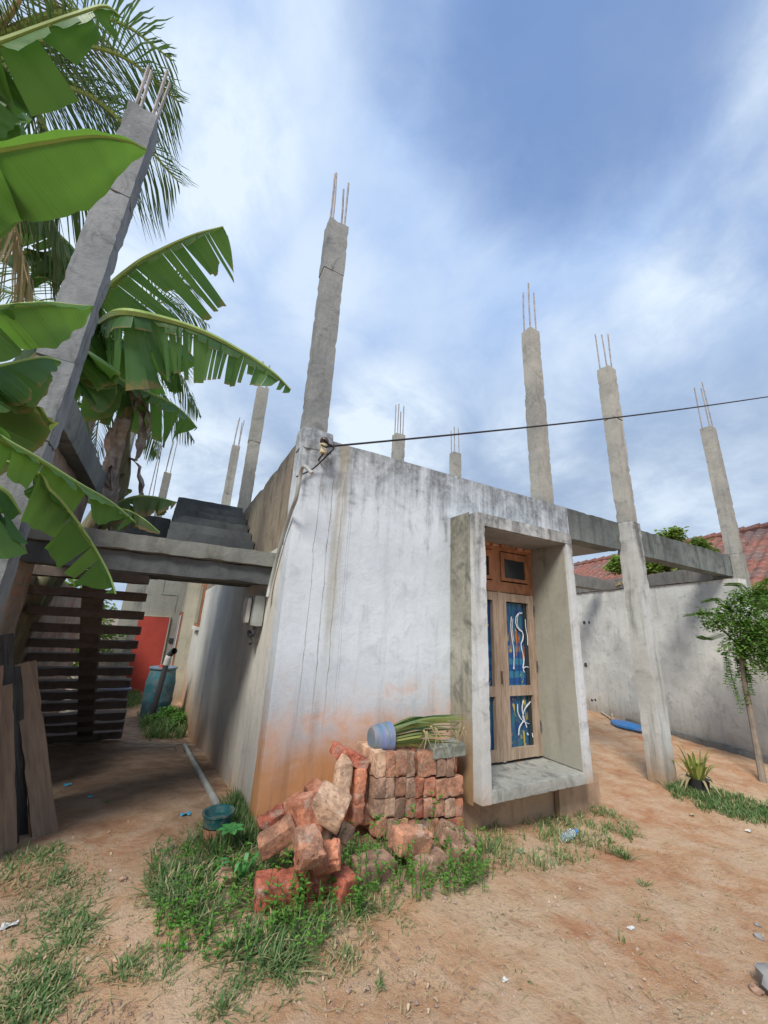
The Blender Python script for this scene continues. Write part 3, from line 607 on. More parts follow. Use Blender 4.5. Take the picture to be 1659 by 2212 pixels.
# ------------------------------------------------------------------ boundary wall on the right
A0 = Vector((7.96, -.02, 0)); A1 = Vector((8.81, 3.48, 0)); wd_ = (A1-A0).normalized(); wn_ = Vector((wd_.y, -wd_.x, 0))
def wallM(): return Matrix(((wd_.x, wn_.x, 0, A0.x), (wd_.y, wn_.y, 0, A0.y), (0, 0, 1, 0), (0, 0, 0, 1)))
WM = wallM()
bd = thing('boundary_wall', 'mottled grey plastered boundary wall with dark ring beam along its top', 'wall', (8.3, 1.5, -.4))
b_ = MB(); b_.grid_box(-.15, 9, 0, .2, -.9, 2.5, .14, .012, 301, .002, Mx=WM, nf=3); b_.build('wall', 'bound', bd, True)
b_ = MB(); b_.grid_box(-6, -.153, .01, .2, -.9, 1.95, .14, .012, 302, .004, Mx=WM, nf=3); b_.build('lower_wall', 'bound', bd, True)
b_ = MB(); b_.grid_box(.22, 9, -.035, .23, 2.503, 2.76, .12, .012, 303, .006, Mx=WM, chip=.04); b_.build('ring_beam', 'ring', bd, True)
b_ = MB(); b_.grid_box(-5, 2.6, -.09, -.003, -.9, -.28, .08, .03, 304, .02, Mx=WM, nf=5, chip=.06); b_.build('footing', 'ring', bd, True)
for (px, py, w_, h_) in ((1262, 1345, .09, .09), (1273, 1345, .06, .09), (1265, 1436, .10, .11), (1282, 1513, .2, .11)):
    d = ray(px, py); N_ = np.array(wn_); tt = np.dot(np.array(A0)-CAM, N_)/np.dot(d, N_); p = Vector(CAM+d*tt); l = (p-A0).dot(wd_)
    q = MB(); q.grid_box(l-w_/2, l+w_/2, -.006, .02, p.z-h_/2, p.z+h_/2, .03, .008, int(px), .01, Mx=WM); q.build('hole', 'pvcd', bd, True)
# faint scratched characters on the ring beam
def wpt(px, py, off=-.045):
    d = ray(px, py); N_ = np.array(wn_); o_ = np.array(A0+wn_*off); tt = np.dot(o_-CAM, N_)/np.dot(d, N_); return Vector(CAM+d*tt)
b_ = MB()
def zz_(x, y): return wpt((1520+x/20.74)*.864, (1430+y/20.74)*.864)
for pl_ in ([(380, 570), (460, 560)], [(400, 560), (420, 740)], [(480, 540), (470, 720)], [(400, 650), (490, 630)], [(540, 510), (545, 680)], [(500, 530), (590, 500)], [(500, 690), (600, 650)], [(640, 480), (600, 540), (620, 620), (690, 650)], [(700, 480), (680, 560), (770, 560)], [(740, 490), (760, 600)]):
    b_.tube([zz_(*p) for p in pl_], .008, 4)
b_.build('scratched_marks', 'straw', bd)

# ------------------------------------------------------------------ tiled house behind
nh = thing('tiled_house', 'neighbouring house with an old red clay tile roof beyond the boundary wall', 'house', (11, 2, -.5))
def tiles(name, p_e0, p_e1, p_r0, p_r1, nu, nv, par):
    q = MB(); us, vs_ = nu*6, nv*4; q.uv = []
    N_ = (p_e1-p_e0).cross(p_r0-p_e0).normalized()
    if N_.z < 0: N_ = -N_
    for j in range(vs_+1):
        for i in range(us+1):
            a, c_ = i/us, j/vs_; p = (p_e0.lerp(p_e1, a)).lerp(p_r0.lerp(p_r1, a), c_)
            row = c_*nv; fr = row % 1 if j % 4 else 0.0; hsaw = .05*(1-fr)
            wave = .022*math.sin(2*math.pi*a*nu)+.012*noise.noise(Vector((a*nu*.7, math.floor(row+1e-6)*3.3, 0)))
            q.v.append(tuple(p+N_*(hsaw+wave))); q.uv.append((a*nu+1e-4, row+1e-4))
    for j in range(vs_):
        for i in range(us): q.f.append((j*(us+1)+i, j*(us+1)+i+1, (j+1)*(us+1)+i+1, (j+1)*(us+1)+i))
    return q.build(name, 'tile', par, False)
e0, e1 = V(9.75, -6, 2.42), V(9.75, 9, 2.42); r0, r1 = V(13, -6, 4.95), V(13, 9, 3.85)
rf = tiles('roof', e0, e1, r0, r1, 62, 17, nh)
tiles('rear_roof', V(16.3, -6, 2.4), V(16.3, 9, 2.4), r0, r1, 40, 8, nh)
b_ = MB(); n_ = 44
for i in range(n_):
    a = r0.lerp(r1, i/n_); c_ = r0.lerp(r1, (i+1.12)/n_); b_.tube([a+V(0, 0, .05), c_+V(0, 0, .02)], [.12, .10], 8)
b_.build('ridge_tiles', 'tile', nh)
b_ = MB(); b_.box(10.3, 15.6, -5.6, 8.6, -1, 2.5); b_.build('wall', 'yellowwall', nh)
b_ = MB(); b_.box(10.25, 10.297, -1.3, .2, 1.2, 2.3); b_.build('window', 'glass', nh)
b_ = MB(); b_.box(9.9, 10.2, -5.8, 8.8, 2.3, 2.42); b_.build('eave', 'pvcd', nh)

# ------------------------------------------------------------------ bricks
BN = [0]
def brick(cx_, cy_, cz_, sx_, sy_, sz_, m_, label, rot=(0, 0, 0), rnd_=.004, chip=.02, name='brick', cat='brick', group='bricks of the stack', jit=.0035):
    BN[0] += 1; q = MB(); q.grid_box(-sx_/2, sx_/2, -sy_/2, sy_/2, -sz_/2, sz_/2, .016, jit, BN[0]*2.3, rnd_, chip=chip, nf=14)
    o = q.build(name, m_, None, True); o.location = (cx_, cy_, cz_); o.rotation_euler = tuple(math.radians(a) for a in rot); return tag(o, label, cat, group)
YF = -.34
def zb(x, y): return at(673.9+x*.2187, 1520.6+y*.2187, 1, YF)
CN = {'orange': 'orange', 'red': 'dark red', 'brown': 'brown', 'pale': 'pale tan', 'grey': 'grey-brown'}
ORD = ['first', 'second', 'third', 'fourth', 'fifth', 'sixth', 'seventh', 'eighth', 'ninth', 'tenth']
rows = [('top row', 478, 728, [(628, 726, 'pale'), (732, 838, 'brown'), (842, 945, 'brown'), (950, 1030, 'grey'), (1034, 1078, 'orange'), (1084, 1234, 'brown'), (1240, 1338, 'grey'), (1342, 1420, 'grey'), (1424, 1490, 'orange')]),
        ('second row', 732, 930, [(628, 724, 'grey'), (730, 822, 'grey'), (828, 930, 'brown'), (935, 1022, 'grey'), (1026, 1112, 'orange'), (1118, 1230, 'orange'), (1236, 1500, 'brown')]),
        ('third row', 934, 1130, [(618, 720, 'grey'), (725, 815, 'pale'), (820, 922, 'grey'), (928, 1022, 'brown'), (1027, 1102, 'red'), (1107, 1212, 'brown'), (1217, 1316, 'brown'), (1321, 1416, 'pale'), (1421, 1502, 'orange')]),
        ('bottom row', 1134, 1330, [(640, 735, 'brown'), (745, 850, 'grey'), (860, 960, 'brown'), (968, 1062, 'brown'), (1070, 1165, 'grey'), (1172, 1262, 'brown'), (1268, 1508, 'orange')])]
BZ = {}
for rn, y0, y1, bl_ in rows:
    for i, (x0, x1, c_) in enumerate(bl_):
        a = zb(x0, y0); d = zb(x1, y1); mx = zb((x0+x1)/2, (y0+y1)/2); sz = abs(zb(1000, y0).z-zb(1000, y1).z)-.004
        broken = (x0 == 1424 or x0 == 1034); dp = .30 if not broken else .26
        brick(mx.x, YF+.15+random.uniform(-.006, .012)+(.03 if broken else 0), mx.z, (d.x-a.x)*.985, dp, sz, 'br_'+c_,
              '%s %s brick in the %s of the stack, %s from the left' % ('broken' if broken else 'square-ended', CN[c_], rn, ORD[i]), (random.uniform(-1, 1), random.uniform(-1.5, 1.5), random.uniform(-2, 2)), .003 if not broken else .010, .014 if not broken else .06)
# left end of the stack, standing bricks
for (x0, x1, y0, y1, yy, c_, lb, rt) in ((440, 522, 660, 1000, YF+.02, 'orange', 'long orange brick on end at the left side of the stack', (0, 3, 8)), (528, 622, 700, 985, YF+.10, 'brown', 'mossy brown brick behind the orange upright one, left of the stack', (0, -2, 6)),
                                       (402, 502, 995, 1215, YF+.02, 'orange', 'lower orange brick under the long upright one at the stack side', (0, 2, 12)), (508, 612, 1000, 1200, YF+.08, 'brown', 'tan brick low between the orange bricks and the grey row', (0, 0, 4))):
    def zy(x, y): return at(673.9+x*.2187, 1520.6+y*.2187, 1, yy)
    a, d = zy(x0, y0), zy(x1, y1); brick((a.x+d.x)/2, yy+.12, (a.z+d.z)/2, d.x-a.x, .22, a.z-d.z, 'br_'+c_, lb, rt, .007, .04, group='loose bricks beside the stack')
KS = .78
def lb(px, py, y, s, m_, label, rot, **k):
    p = at(px, py, 1, y); k['chip'] = min(k.get('chip', .012), .035); k['rnd_'] = min(k.get('rnd_', .004), .007); k['jit'] = min(k.get('jit', .0035), .007); return brick(p.x, p.y, p.z, *[v*KS for v in s], m_, label, rot, group='loose bricks beside the stack', **k)
lb(755, 1633, -.22, (.36, .16, .105), 'br_red', 'long dark red brick tilted across the top left of the heap', (0, 24, -8))
lb(740, 1682, -.30, (.155, .085, .36), 'br_pale', 'pale slab-like brick leaning up under the dark red one', (-22, 22, 8), rnd_=0.0060)
lb(713, 1741, -.56, (.27, .24, .16), 'br_pale', 'big pale tan block with white mortar edge on the heap', (18, 22, -34), rnd_=0.0100)
lb(655, 1763, -.52, (.16, .22, .28), 'br_orange', 'orange-faced block standing at the left of the heap', (-16, -12, 28), rnd_=0.0080)
lb(680, 1712, -.22, (.13, .16, .15), 'br_orange', 'small orange half brick against the wall behind the heap', (10, -18, 20), chip=.06)
lb(600, 1808, -.55, (.27, .14, .13), 'br_brown', 'brown wedge-shaped brick at the far left of the heap', (14, -28, -10), rnd_=0.0150)
lb(667, 1828, -.84, (.17, .22, .10), 'br_brown', 'flat brown brick with crumbled orange end in front of the heap', (28, 2, 4), chip=.05)
lb(664, 1851, -.86, (.165, .10, .10), 'br_orange', 'crumbling bright orange brick end below the flat brown one', (20, 4, 4), chip=.1, rnd_=0.0100)
lb(705, 1851, -.76, (.20, .18, .10), 'br_orange', 'orange broken brick lying in the weeds right of the crumbled end', (24, -14, -30), chip=.1, rnd_=0.0125)
lb(690, 1790, -.50, (.16, .16, .14), 'br_grey', 'dark grey-brown brick in the shade between the heap blocks', (4, 12, 20))
lb(735, 1796, -.52, (.15, .16, .13), 'br_grey', 'dim brown half brick right of the heap, above the weeds', (-8, 30, 12))
lb(590, 1775, -.14, (.24, .14, .14), 'br_red', 'crumbling red brick against the foot of the wall corner', (10, -22, 0), chip=.14, rnd_=0.0150, jit=.014)
lb(612, 1760, -.12, (.13, .12, .11), 'br_red', 'small red brick bit above the crumbling one by the wall', (20, 10, 30), chip=.08)
lb(888, 1814, -.62, (.34, .18, .16), 'br_brown', 'brown sloping brick lying in the weeds before the stack', (4, 10, 6), rnd_=0.0175, chip=.06)
lb(988, 1811, -.50, (.40, .16, .15), 'br_grey', 'grey-brown long block slanting at the right foot of the stack', (12, 24, -8), rnd_=0.0075)
def lg(px, py, s_, m_, label, rot, up=.35, **k):
    p = gpt(px, py); h = s_[2]; k['chip'] = min(k.get('chip', .012), .025); k['rnd_'] = .005; return brick(p.x, p.y+s_[1]*.3, gz(p.x, p.y)+h*up, *s_, m_, label, rot, group='loose bricks beside the stack', **k)
lg(598, 1962, (.22, .15, .13), 'br_red', 'big damp red-brown block half buried in the front grass', (6, 2, -6), rnd_=.012, chip=.05)
lg(690, 1935, (.20, .16, .17), 'br_red', 'brown block supporting the crumbled brick, in the front grass', (4, -4, 4), up=.4, rnd_=.012)
lg(742, 1945, (.12, .14, .13), 'br_red', 'red block half hidden in the grass right of the brown support', (10, 8, 20), rnd_=.012)
lg(810, 1905, (.24, .16, .12), 'br_grey', 'mossy grey block under the weeds in the middle of the heap', (0, 2, 4), rnd_=.015, chip=.06)
lg(930, 1890, (.24, .16, .12), 'br_grey', 'mossy dark block behind the weeds before the stack', (0, 3, -3), rnd_=.015, chip=.06)
lg(1005, 1870, (.16, .14, .12), 'br_grey', 'mossy half block at the right end of the weedy edge', (4, 5, 10), rnd_=.015, chip=.06)
lg(487, 1912, (.085, .08, .06), 'br_pale', 'pale yellow brick lump in the thick grass', (20, 20, 30), rnd_=0.0150, chip=.1)
# grey concrete lump on the stack
p = at(960, 1618, 1, -.26); brick(p.x, p.y, p.z, .34, .16, .105, 'cblock', 'mossy grey concrete lump on the right of the brick stack', (0, 1, 3), .02, .08, 'concrete_lump', 'concrete block', None, .012)

# painted pot lying on the stack with its plant
pp = at(824, 1590, 1, -.20); pot = thing('potted_plant', 'blue and green painted pot lying on its side on the bricks, long striped leaves', 'potted plant', tuple(pp))
Mx = Matrix.Translation(pp-V(.09, 0, .01)) @ Matrix.Scale(.86, 4) @ Matrix.Rotation(math.radians(90), 4, 'Y') @ Matrix.Rotation(.05, 4, 'X')
b_ = MB(); b_.lathe([(.0, 0), (.085, 0), (.092, .01), (.112, .08), (.120, .15), (.126, .165), (.126, .185), (.112, .185), (.10, .1), (0, .1)], 28, Mx, .05); b_.build('pot', 'potblue', pot, True)
b_ = MB(); b_.lathe([(0, .15), (.112, .155)], 20, Mx); b_.build('soil', 'ground', pot)
def blade(q, p0, p1, mid, wdt, n=7, fold=0.0, rv=0.5, side=None, tipw=.06):
    c_ = cr([p0, mid, p1], n)
    base = len(q.v)
    for i, p in enumerate(c_):
        T = (c_[min(i+1, n)]-c_[max(i-1, 0)]).normalized(); S = side or T.cross(Vector((0, 0, 1)))
        if S.length < .05: S = Vector((1, 0, 0))
        S = S.normalized(); f = i/n; wv = wdt*max(tipw, math.sin(math.pi*min(1, f*.75+.25))**.8 if f < 1 else tipw)
        q.v += [tuple(p-S*wv), tuple(p+S*wv)]
        if q.rnd is not None: q.rnd += [rv, rv]
    for i in range(n): k = base+i*2; q.f.append((k, k+1, k+3, k+2))
random.seed(5); b_ = MB(); b_.rnd = []; c_ = MB(); c_.rnd = []; mouth = pp+V(.07, -.02, 0)
for i in range(44):
    L = random.uniform(.25, .72); dz_ = random.uniform(-.11, .12); dy = random.uniform(-.14, .05); e = mouth+V(L, dy*1.2, dz_*.9+.02); e.z = max(e.z, pp.z-.10)
    blade(b_, mouth+V(0, dy*.5, dz_*.6), e, mouth+V(L*.5, dy*.8, dz_*.8+.03), random.uniform(.006, .013), side=V(0, random.uniform(-1, 1), 1), rv=random.random())
b_.build('leaves', 'snake', pot)
for i in range(16):
    L = random.uniform(.15, .65); s0 = mouth+V(L, -.10, random.uniform(-.02, .06)); blade(c_, s0, s0+V(random.uniform(-.08, .1), -.05, random.uniform(-.32, -.05) if i % 3 == 0 else random.uniform(-.12, .05)), s0+V(random.uniform(-.05, .1), -.05, .03), .008, rv=random.random(), side=V(1, 0, random.uniform(-.5, .5)))
c_.build('dry_leaves', 'drygrass', pot)

# ------------------------------------------------------------------ things on the house corner
ins = thing('insulator', 'cream and brown spool insulator on a bracket under the corner column', 'insulator', (.16, -.12, 2.86))
Mx = Matrix.Translation(V(.17, -.11, 2.80)); b_ = MB(); b_.lathe([(0, 0), (.03, 0), (.035, .02), (.026, .035), (.026, .05), (.037, .065), (.0375, .08), (.026, .09)], 18, Mx); b_.build('spool', 'ceramic', ins, True)
b_ = MB(); b_.lathe([(.026, .088), (.026, .10), (.04, .11), (.04, .13), (.03, .145), (0, .147)], 18, Mx); b_.build('cap', 'ceramicd', ins, True)
b_ = MB(); b_.tube([(.17, .0, 2.955), (.17, -.11, 2.955)], .008, 6); b_.tube([(.17, .0, 2.78), (.17, -.11, 2.79)], .010, 6); b_.build('bracket', 'rust', ins)
wend = far(1659, 857, 9.0); ws = V(.20, -.13, 2.865); wd2 = wend-ws
b_ = MB(); pts = []
for i in range(41):
    f = i/40*2.2; p = ws+wd2*f; p.z -= .10*math.sin(math.pi*min(f, 1.0))*.5; pts.append(p)
b_.tube(pts, .0095, 6)
b_.tube(cr([ws+V(-.03, 0, .03), ws+V(.05, -.02, .0), ws+V(.02, .02, -.06), V(.13, -.03, 2.68), V(.04, -.03, 2.60), V(-.02, -.035, 2.555)], 24), .007, 6)
b_.tube(cr([V(.13, -.15, 2.91), V(.17, -.16, 2.90), V(.21, -.14, 2.87), V(.17, -.16, 2.84), V(.135, -.14, 2.86)], 14), .008, 5)
tag(b_.build('cable', 'cable', None, True), 'black overhead cable running from the corner insulator out to the right', 'cable')
cp = [at(660, 1016, 0, -.03)+V(.05, -.02, -.02), at(654, 1014, 0, -.03)+V(0, -.02, .02), at(648, 1030, 0, -.03), at(640, 1075, 0, -.03), at(627, 1110, 0, -.03), at(605, 1180, 0, -.03), at(585, 1258, 0, -.035), at(578, 1290, 0, -.05)]
b_ = MB(); b_.tube(cr(cp, 40), .016, 8); tag(b_.build('conduit', 'pvc', None, True), 'thin grey plastic conduit slanting down the house corner to the meter box', 'pipe')
mb_ = thing('meter_box', 'grey-white electric meter box on the alley side wall under the conduit', 'meter box', (-.07, .75, 1.43))
b_ = MB(); b_.grid_box(-.11, -.003, .56, .86, 1.30, 1.58, .05, .003, 5, .014); b_.build('case', 'meter', mb_, True)
b_ = MB(); b_.grid_box(-.165, -.112, .60, .82, 1.32, 1.56, .05, .003, 6, .018); b_.build('cover', 'meterl', mb_, True)
b_ = MB(); b_.tube(cr([V(-.06, .62, 1.31), V(-.06, .62, 1.24), V(-.07, .70, 1.22), V(-.075, .78, 1.25), V(-.07, .66, 1.15)], 16), .017, 8); b_.build('elbow', 'pvcd', mb_, True)
# thin drain slits beneath: pipes along the alley floor
pa, pb = gpt(398, 1615), gpt(470, 1752)
b_ = MB(); b_.tube([pa+V(0, 0, .03), pb+V(0, 0, .03)], .028, 10); tag(b_.build('pipe', 'pvc', None, True), 'grey plastic pipe lying on the ground along the side wall', 'pipe')
b_ = MB(); qa, qb = gpt(385, 1618), gpt(450, 1755); dq = (qb-qa); aq = math.atan2(dq.y, dq.x); b_.grid_box(0, dq.length, -.05, .05, 0, .07, .08, .01, 7, .01, Mx=Matrix.Translation(qa) @ Matrix.Rotation(aq, 4, 'Z'))
tag(b_.build('timber', 'plank', None, True), 'old timber lying beside the pipe at the foot of the side wall', 'timber')
# barrel and downpipe
bp = V(-.58, 7.25, gz(-.58, 7.25)); bar = thing('barrel', 'teal blue plastic water barrel at the end of the alley', 'barrel', tuple(bp))
b_ = MB(); b_.lathe([(0, 0), (.25, 0), (.275, .03), (.28, .25), (.295, .3), (.295, .34), (.285, .38), (.29, .62), (.295, .66), (.27, .80), (.255, .93), (.27, .95), (.27, .97), (.25, .97), (.24, .93), (0, .92)], 32, Matrix.Translation(bp)); b_.build('body', 'barrel', bar, True)
b_ = MB(); b_.lathe([(.272, .955), (.285, .965), (.285, .99), (.26, .995), (.0, .985)], 32, Matrix.Translation(bp)); b_.build('lid', 'potblue', bar, True)
b_ = MB(); b_.lathe([(0, .06), (.05, .055), (.055, 0)], 12, Matrix.Translation(bp+V(-.05, -.1, .985))); b_.build('bung', 'red', bar, True)
dp_ = thing('downpipe', 'leaning grey drain pipe with white joint and black open elbow in front of the barrel', 'pipe', tuple(at(330, 1545, 1, 6.6)))
p0, p1 = at(325, 1550, 1, 6.7), at(360, 1432, 1, 6.7); b_ = MB(); b_.tube([p0-V(0, 0, .2), p1], .055, 12); b_.build('tube', 'pvcd', dp_, True)
p2 = at(366, 1416, 1, 6.7); b_ = MB(); b_.tube([p1-(p2-p1)*.3, p1, p1.lerp(p2, .4), p1.lerp(p2, .55), p2], [.062, .066, .066, .075, .06], 14); b_.build('joint', 'meterl', dp_, True)
p3 = at(374, 1408, 1, 6.65); b_ = MB(); b_.tube([p2, p2.lerp(p3, .6)+V(0, 0, .02), p3+V(.02, -.06, .02)], [.062, .062, .066], 14, False); b_.build('elbow', 'pvcd', dp_, True)
# basin on the stair
pb_ = V(-1.22, 4.35, .36)
b_ = MB(); b_.lathe([(0, -.09), (.14, -.09), (.18, .0), (.21, .01), (.21, .02), (.175, .005), (.13, -.075), (0, -.075)], 24, Matrix.Translation(at(252, 1490, 1, 3.75)) @ Matrix.Scale(.85, 4))
tag(b_.build('basin', 'blue_plastic', None, True), 'shallow blue basin resting on a low stair tread', 'basin')
# planks against the brick wall
def plank(a, b2, w_, th, m_, lab, seed, yaw=0.0):
    d = (b2-a); L = d.length; z = d.normalized(); x = V(math.cos(yaw), math.sin(yaw), 0); y = z.cross(x).normalized(); x = y.cross(z)
    Mx = Matrix(((x.x, y.x, z.x, a.x), (x.y, y.y, z.y, a.y), (x.z, y.z, z.z, a.z), (0, 0, 0, 1)))
    q = MB(); q.grid_box(-w_/2, w_/2, -th/2, th/2, 0, L, .05, .004, seed, .003, chip=.02, nf=5); o = q.build('plank', m_, None, True); o.matrix_world = Mx
    return tag(o, lab, 'plank', 'boards leaning on the brick wall')
plank(V(-1.21, .58, -.10), at(52, 1432, 0, -1.62), .13, .045, 'plank', 'thick pale brown board leaning frontmost on the brick wall', 1, .35)
plank(V(-1.35, .62, -.10), at(28, 1440, 0, -1.66), .09, .04, 'plankd', 'charred dark board leaning just left of the thick pale one', 2, .35)
plank(V(-1.36, .50, -.10), at(12, 1370, 0, -1.70), .08, .04, 'plankd', 'second dark board, taller, with a white-edged grain', 3, .35)
plank(V(-1.34, .36, -.10), at(8, 1480, 0, -1.62), .085, .04, 'plank', 'weathered brown board at the left picture edge', 4, .35)
plank(V(-1.44, .28, -.10), at(-20, 1440, 0, -1.66), .11, .05, 'plank', 'outermost reddish board half out of view on the left', 5, .35)
# teal pot on a clay pot by the corner
tp = gpt(462, 1822); tpo = thing('plant_pot', 'shallow teal plastic pot sitting on a clay pot beside the corner grass', 'pot', tuple(tp))
b_ = MB(); b_.lathe([(0, 0), (.065, 0), (.078, .08), (.082, .10)], 24, Matrix.Translation(tp)); b_.build('clay_base', 'clay', tpo, True)
b_ = MB(); b_.lathe([(.062, .09), (.08, .105), (.092, .165), (.10, .168), (.10, .178), (.086, .174), (.07, .14), (0, .14)], 28, Matrix.Translation(tp)); b_.build('bowl', 'teal', tpo, True)
# grey-blue items on right
bt = gpt(1357, 1574); b_ = MB(); Mx = Matrix.Translation(bt+V(0, 0, .04)) @ Matrix.Rotation(math.radians(-12), 4, 'Z')
b_.lathe([(0, .10), (.30, .09), (.40, .04), (.42, .0), (.38, -.04)], 26, Mx @ Matrix.Diagonal((.5, .85, .8, 1)), .25)
tag(b_.build('tarpaulin', 'blue_plastic', None, True), 'crumpled bright blue plastic sheet on the ground by the boundary wall', 'sheet')
for i, (a, c_, lab) in enumerate((((1275, 1526), (1325, 1560), 'long pale stick pointing to the blue sheet'), ((1320, 1540), (1328, 1570), 'short pale stick standing across the long one'), ((1298, 1538), (1308, 1535), 'tiny pale stick near the long stick'))):
    q = MB(); q.tube([gpt(*a)+V(0, 0, .06), gpt(*c_)+V(0, 0, .04)], .02, 6); tag(q.build('stick', 'stick', None, True), lab, 'stick', 'sticks by the blue sheet')
# potted strappy plant
pr = gpt(1512, 1712); ppl = thing('strappy_plant', 'yellow-green strap-leaved plant in a dark pot beside the porch post', 'potted plant', tuple(pr))
b_ = MB(); b_.lathe([(0, 0), (.09, 0), (.11, .14), (.115, .15), (.10, .15), (0, .13)], 20, Matrix.Translation(pr)); b_.build('pot', 'darkpot', ppl, True)
random.seed(11); b_ = MB(); b_.rnd = []; c_ = MB(); c_.rnd = []
for i in range(46):
    a = random.uniform(0, 6.28); L = random.uniform(.22, .48); lean = random.uniform(.05, .75); o0 = pr+V(.05*math.cos(a), .05*math.sin(a), .12)
    e = o0+V(math.cos(a)*L*lean, math.sin(a)*L*lean, L*(1-lean*lean*1.2)); q = b_ if i % 4 else c_
    if not i % 4: e = o0+V(math.cos(a)*.22, math.sin(a)*.22, -.08)
    blade(q, o0, e, o0.lerp(e, .5)+V(0, 0, .08), random.uniform(.009, .017), rv=random.random(), side=V(-math.sin(a), math.cos(a), 0))
b_.build('leaves', 'strap', ppl); c_.build('dry_leaves', 'drygrass', ppl)
# bottle, stones, litter
bo = gpt(1232, 1817); bt_ = thing('plastic_bottle', 'clear crushed plastic bottle with blue cap in the grass below the window', 'bottle', tuple(bo))
Mx = Matrix.Translation(bo+V(-.08, .0, .035)) @ Matrix.Rotation(math.radians(10), 4, 'Z') @ Matrix.Rotation(math.radians(90), 4, 'Y')
b_ = MB(); b_.lathe([(0, 0), (.03, .0), (.033, .02), (.028, .05), (.034, .08), (.030, .12), (.032, .15), (.014, .19), (.014, .2)], 16, Mx, .15); b_.build('body', 'pet', bt_, True)
b_ = MB(); b_.lathe([(.0, .225), (.017, .222), (.017, .198), (.0, .197)], 14, Mx); b_.build('cap', 'capblue', bt_, True)
def stone(px, py, r_, lab, m_='stone', flat=.6, grp='loose stones on the earth'):
    p = gpt(px, py); q = MB(); n = 12; seed = px*.37
    for j in range(n//2+1):
        th = math.pi*j/(n//2)
        for i in range(n):
            ph = 2*math.pi*i/n; d = V(math.sin(th)*math.cos(ph), math.sin(th)*math.sin(ph), math.cos(th)); k = r_*(1+.45*noise.noise(d*1.4+V(seed, 0, 0)))
            q.v.append((d.x*k, d.y*k, d.z*k*flat))
    for j in range(n//2):
        for i in range(n): q.f.append((j*n+i, j*n+(i+1) % n, (j+1)*n+(i+1) % n, (j+1)*n+i))
    o = q.build('stone', m_, None, True); o.location = p+V(0, 0, r_*flat*.5); return tag(o, lab, 'stone', grp)
stone(1692, 2150, .085, 'large smooth grey stone cut by the right picture edge', flat=.8)
stone(1637, 2000, .016, 'small dark grey stone above the large smooth one')
stone(1641, 2028, .024, 'grey angular stone near the right edge of the earth')
stone(1633, 2162-20, .03, 'flat reddish stone left of the large smooth one', 'br_grey', .4)
stone(1362, 2243-390, .012, 'pebble below the grass under the window')
stone(632, 1960+90, .018, 'small grey stone at the near edge of the grass')
stone(268, 1838+550, .02, 'pale stone at the picture foot')
stone(265, 1870+30, .02, 'pale yellow stone on the alley path edge', 'br_pale')
stone(256, 2072, .022, 'pinkish stone on the earth at lower left', 'br_pale')
for i, (px, py, m_, s_, lab, yw) in enumerate(((400, 1762, 'litter_blue', .035, 'bright blue wrapper beside the teal pot', 0), (398, 2045, 'litter_white', .012, 'tiny white and blue scrap on the earth in the lower left', 1), (18, 2005, 'litter_white', .03, 'white scrap in the grass at the left edge', 2), (1618, 1797, 'litter_white', .03, 'white paper scrap at the edge of the right grass', .6),
                                            (1495, 1762, 'straw', .03, 'cream scrap on the bare earth at right', 1), (1090, 2121, 'litter_white', .016, 'white flake on the bare earth in the foreground', .4), (145, 1698, 'litter_blue', .028, 'pale blue scrap on the dark alley floor', .2), (195, 1724, 'litter_blue', .022, 'second pale blue scrap further right on the alley floor', .9), (230, 1734, 'weed', .02, 'fallen green leaf on the alley floor', .9), (1363, 2008, 'litter_white', .02, 'pale chip on the earth at centre right', .9), (1125, 1842, 'litter_white', .03, 'crumpled pale wrapper in grass before the window box', .2))):
    p = gpt(px, py); q = MB()
    for a in range(5):
        for c_ in range(4): q.v.append((p.x+(a-2)*s_*.5+.2*s_*noise.noise(V(a, c_, i)), p.y+(c_-1.5)*s_*.4, p.z+.006+.9*s_*abs(noise.noise(V(a*.8, c_*.9, i*3.1)))))
    for a in range(4):
        for c_ in range(3): k = a*4+c_; q.f.append((k, k+1, k+5, k+4))
    tag(q.build('litter' if m_ != 'weed' else 'fallen_leaf', m_), lab, 'litter' if m_ != 'weed' else 'leaf', 'scraps on the ground')

# ------------------------------------------------------------------ grass and small weeds
def inpoly(x, y, poly):
    c_ = False; n = len(poly); j = n-1
    for i in range(n):
        if ((poly[i][1] > y) != (poly[j][1] > y)) and (x < (poly[j][0]-poly[i][0])*(y-poly[i][1])/(poly[j][1]-poly[i][1])+poly[i][0]): c_ = not c_
        j = i
    return c_
grass = MB(); grass.rnd = []; dry = MB(); dry.rnd = []
def tuft(p, n, h, spread, q=grass, lay=.5, dryf=.12, wd=.003):
    for k in range(n):
        a = random.uniform(0, 6.283); r_ = spread*math.sqrt(random.random()); x, y = p.x+r_*math.cos(a), p.y+r_*math.sin(a)
        hh = h*random.uniform(.5, 1.15); a2 = random.uniform(0, 6.283); le = lay*random.uniform(.2, 1.3)*hh
        o0 = V(x, y, p.z-.01); e = o0+V(le*math.cos(a2), le*math.sin(a2), hh*(1-.35*le/hh)); mid = o0.lerp(e, .5)+V(0, 0, hh*.15)
        blade(dry if random.random() < dryf else q, o0, e, mid, wd*random.uniform(.7, 1.4), 3, rv=random.random())
random.seed(21)
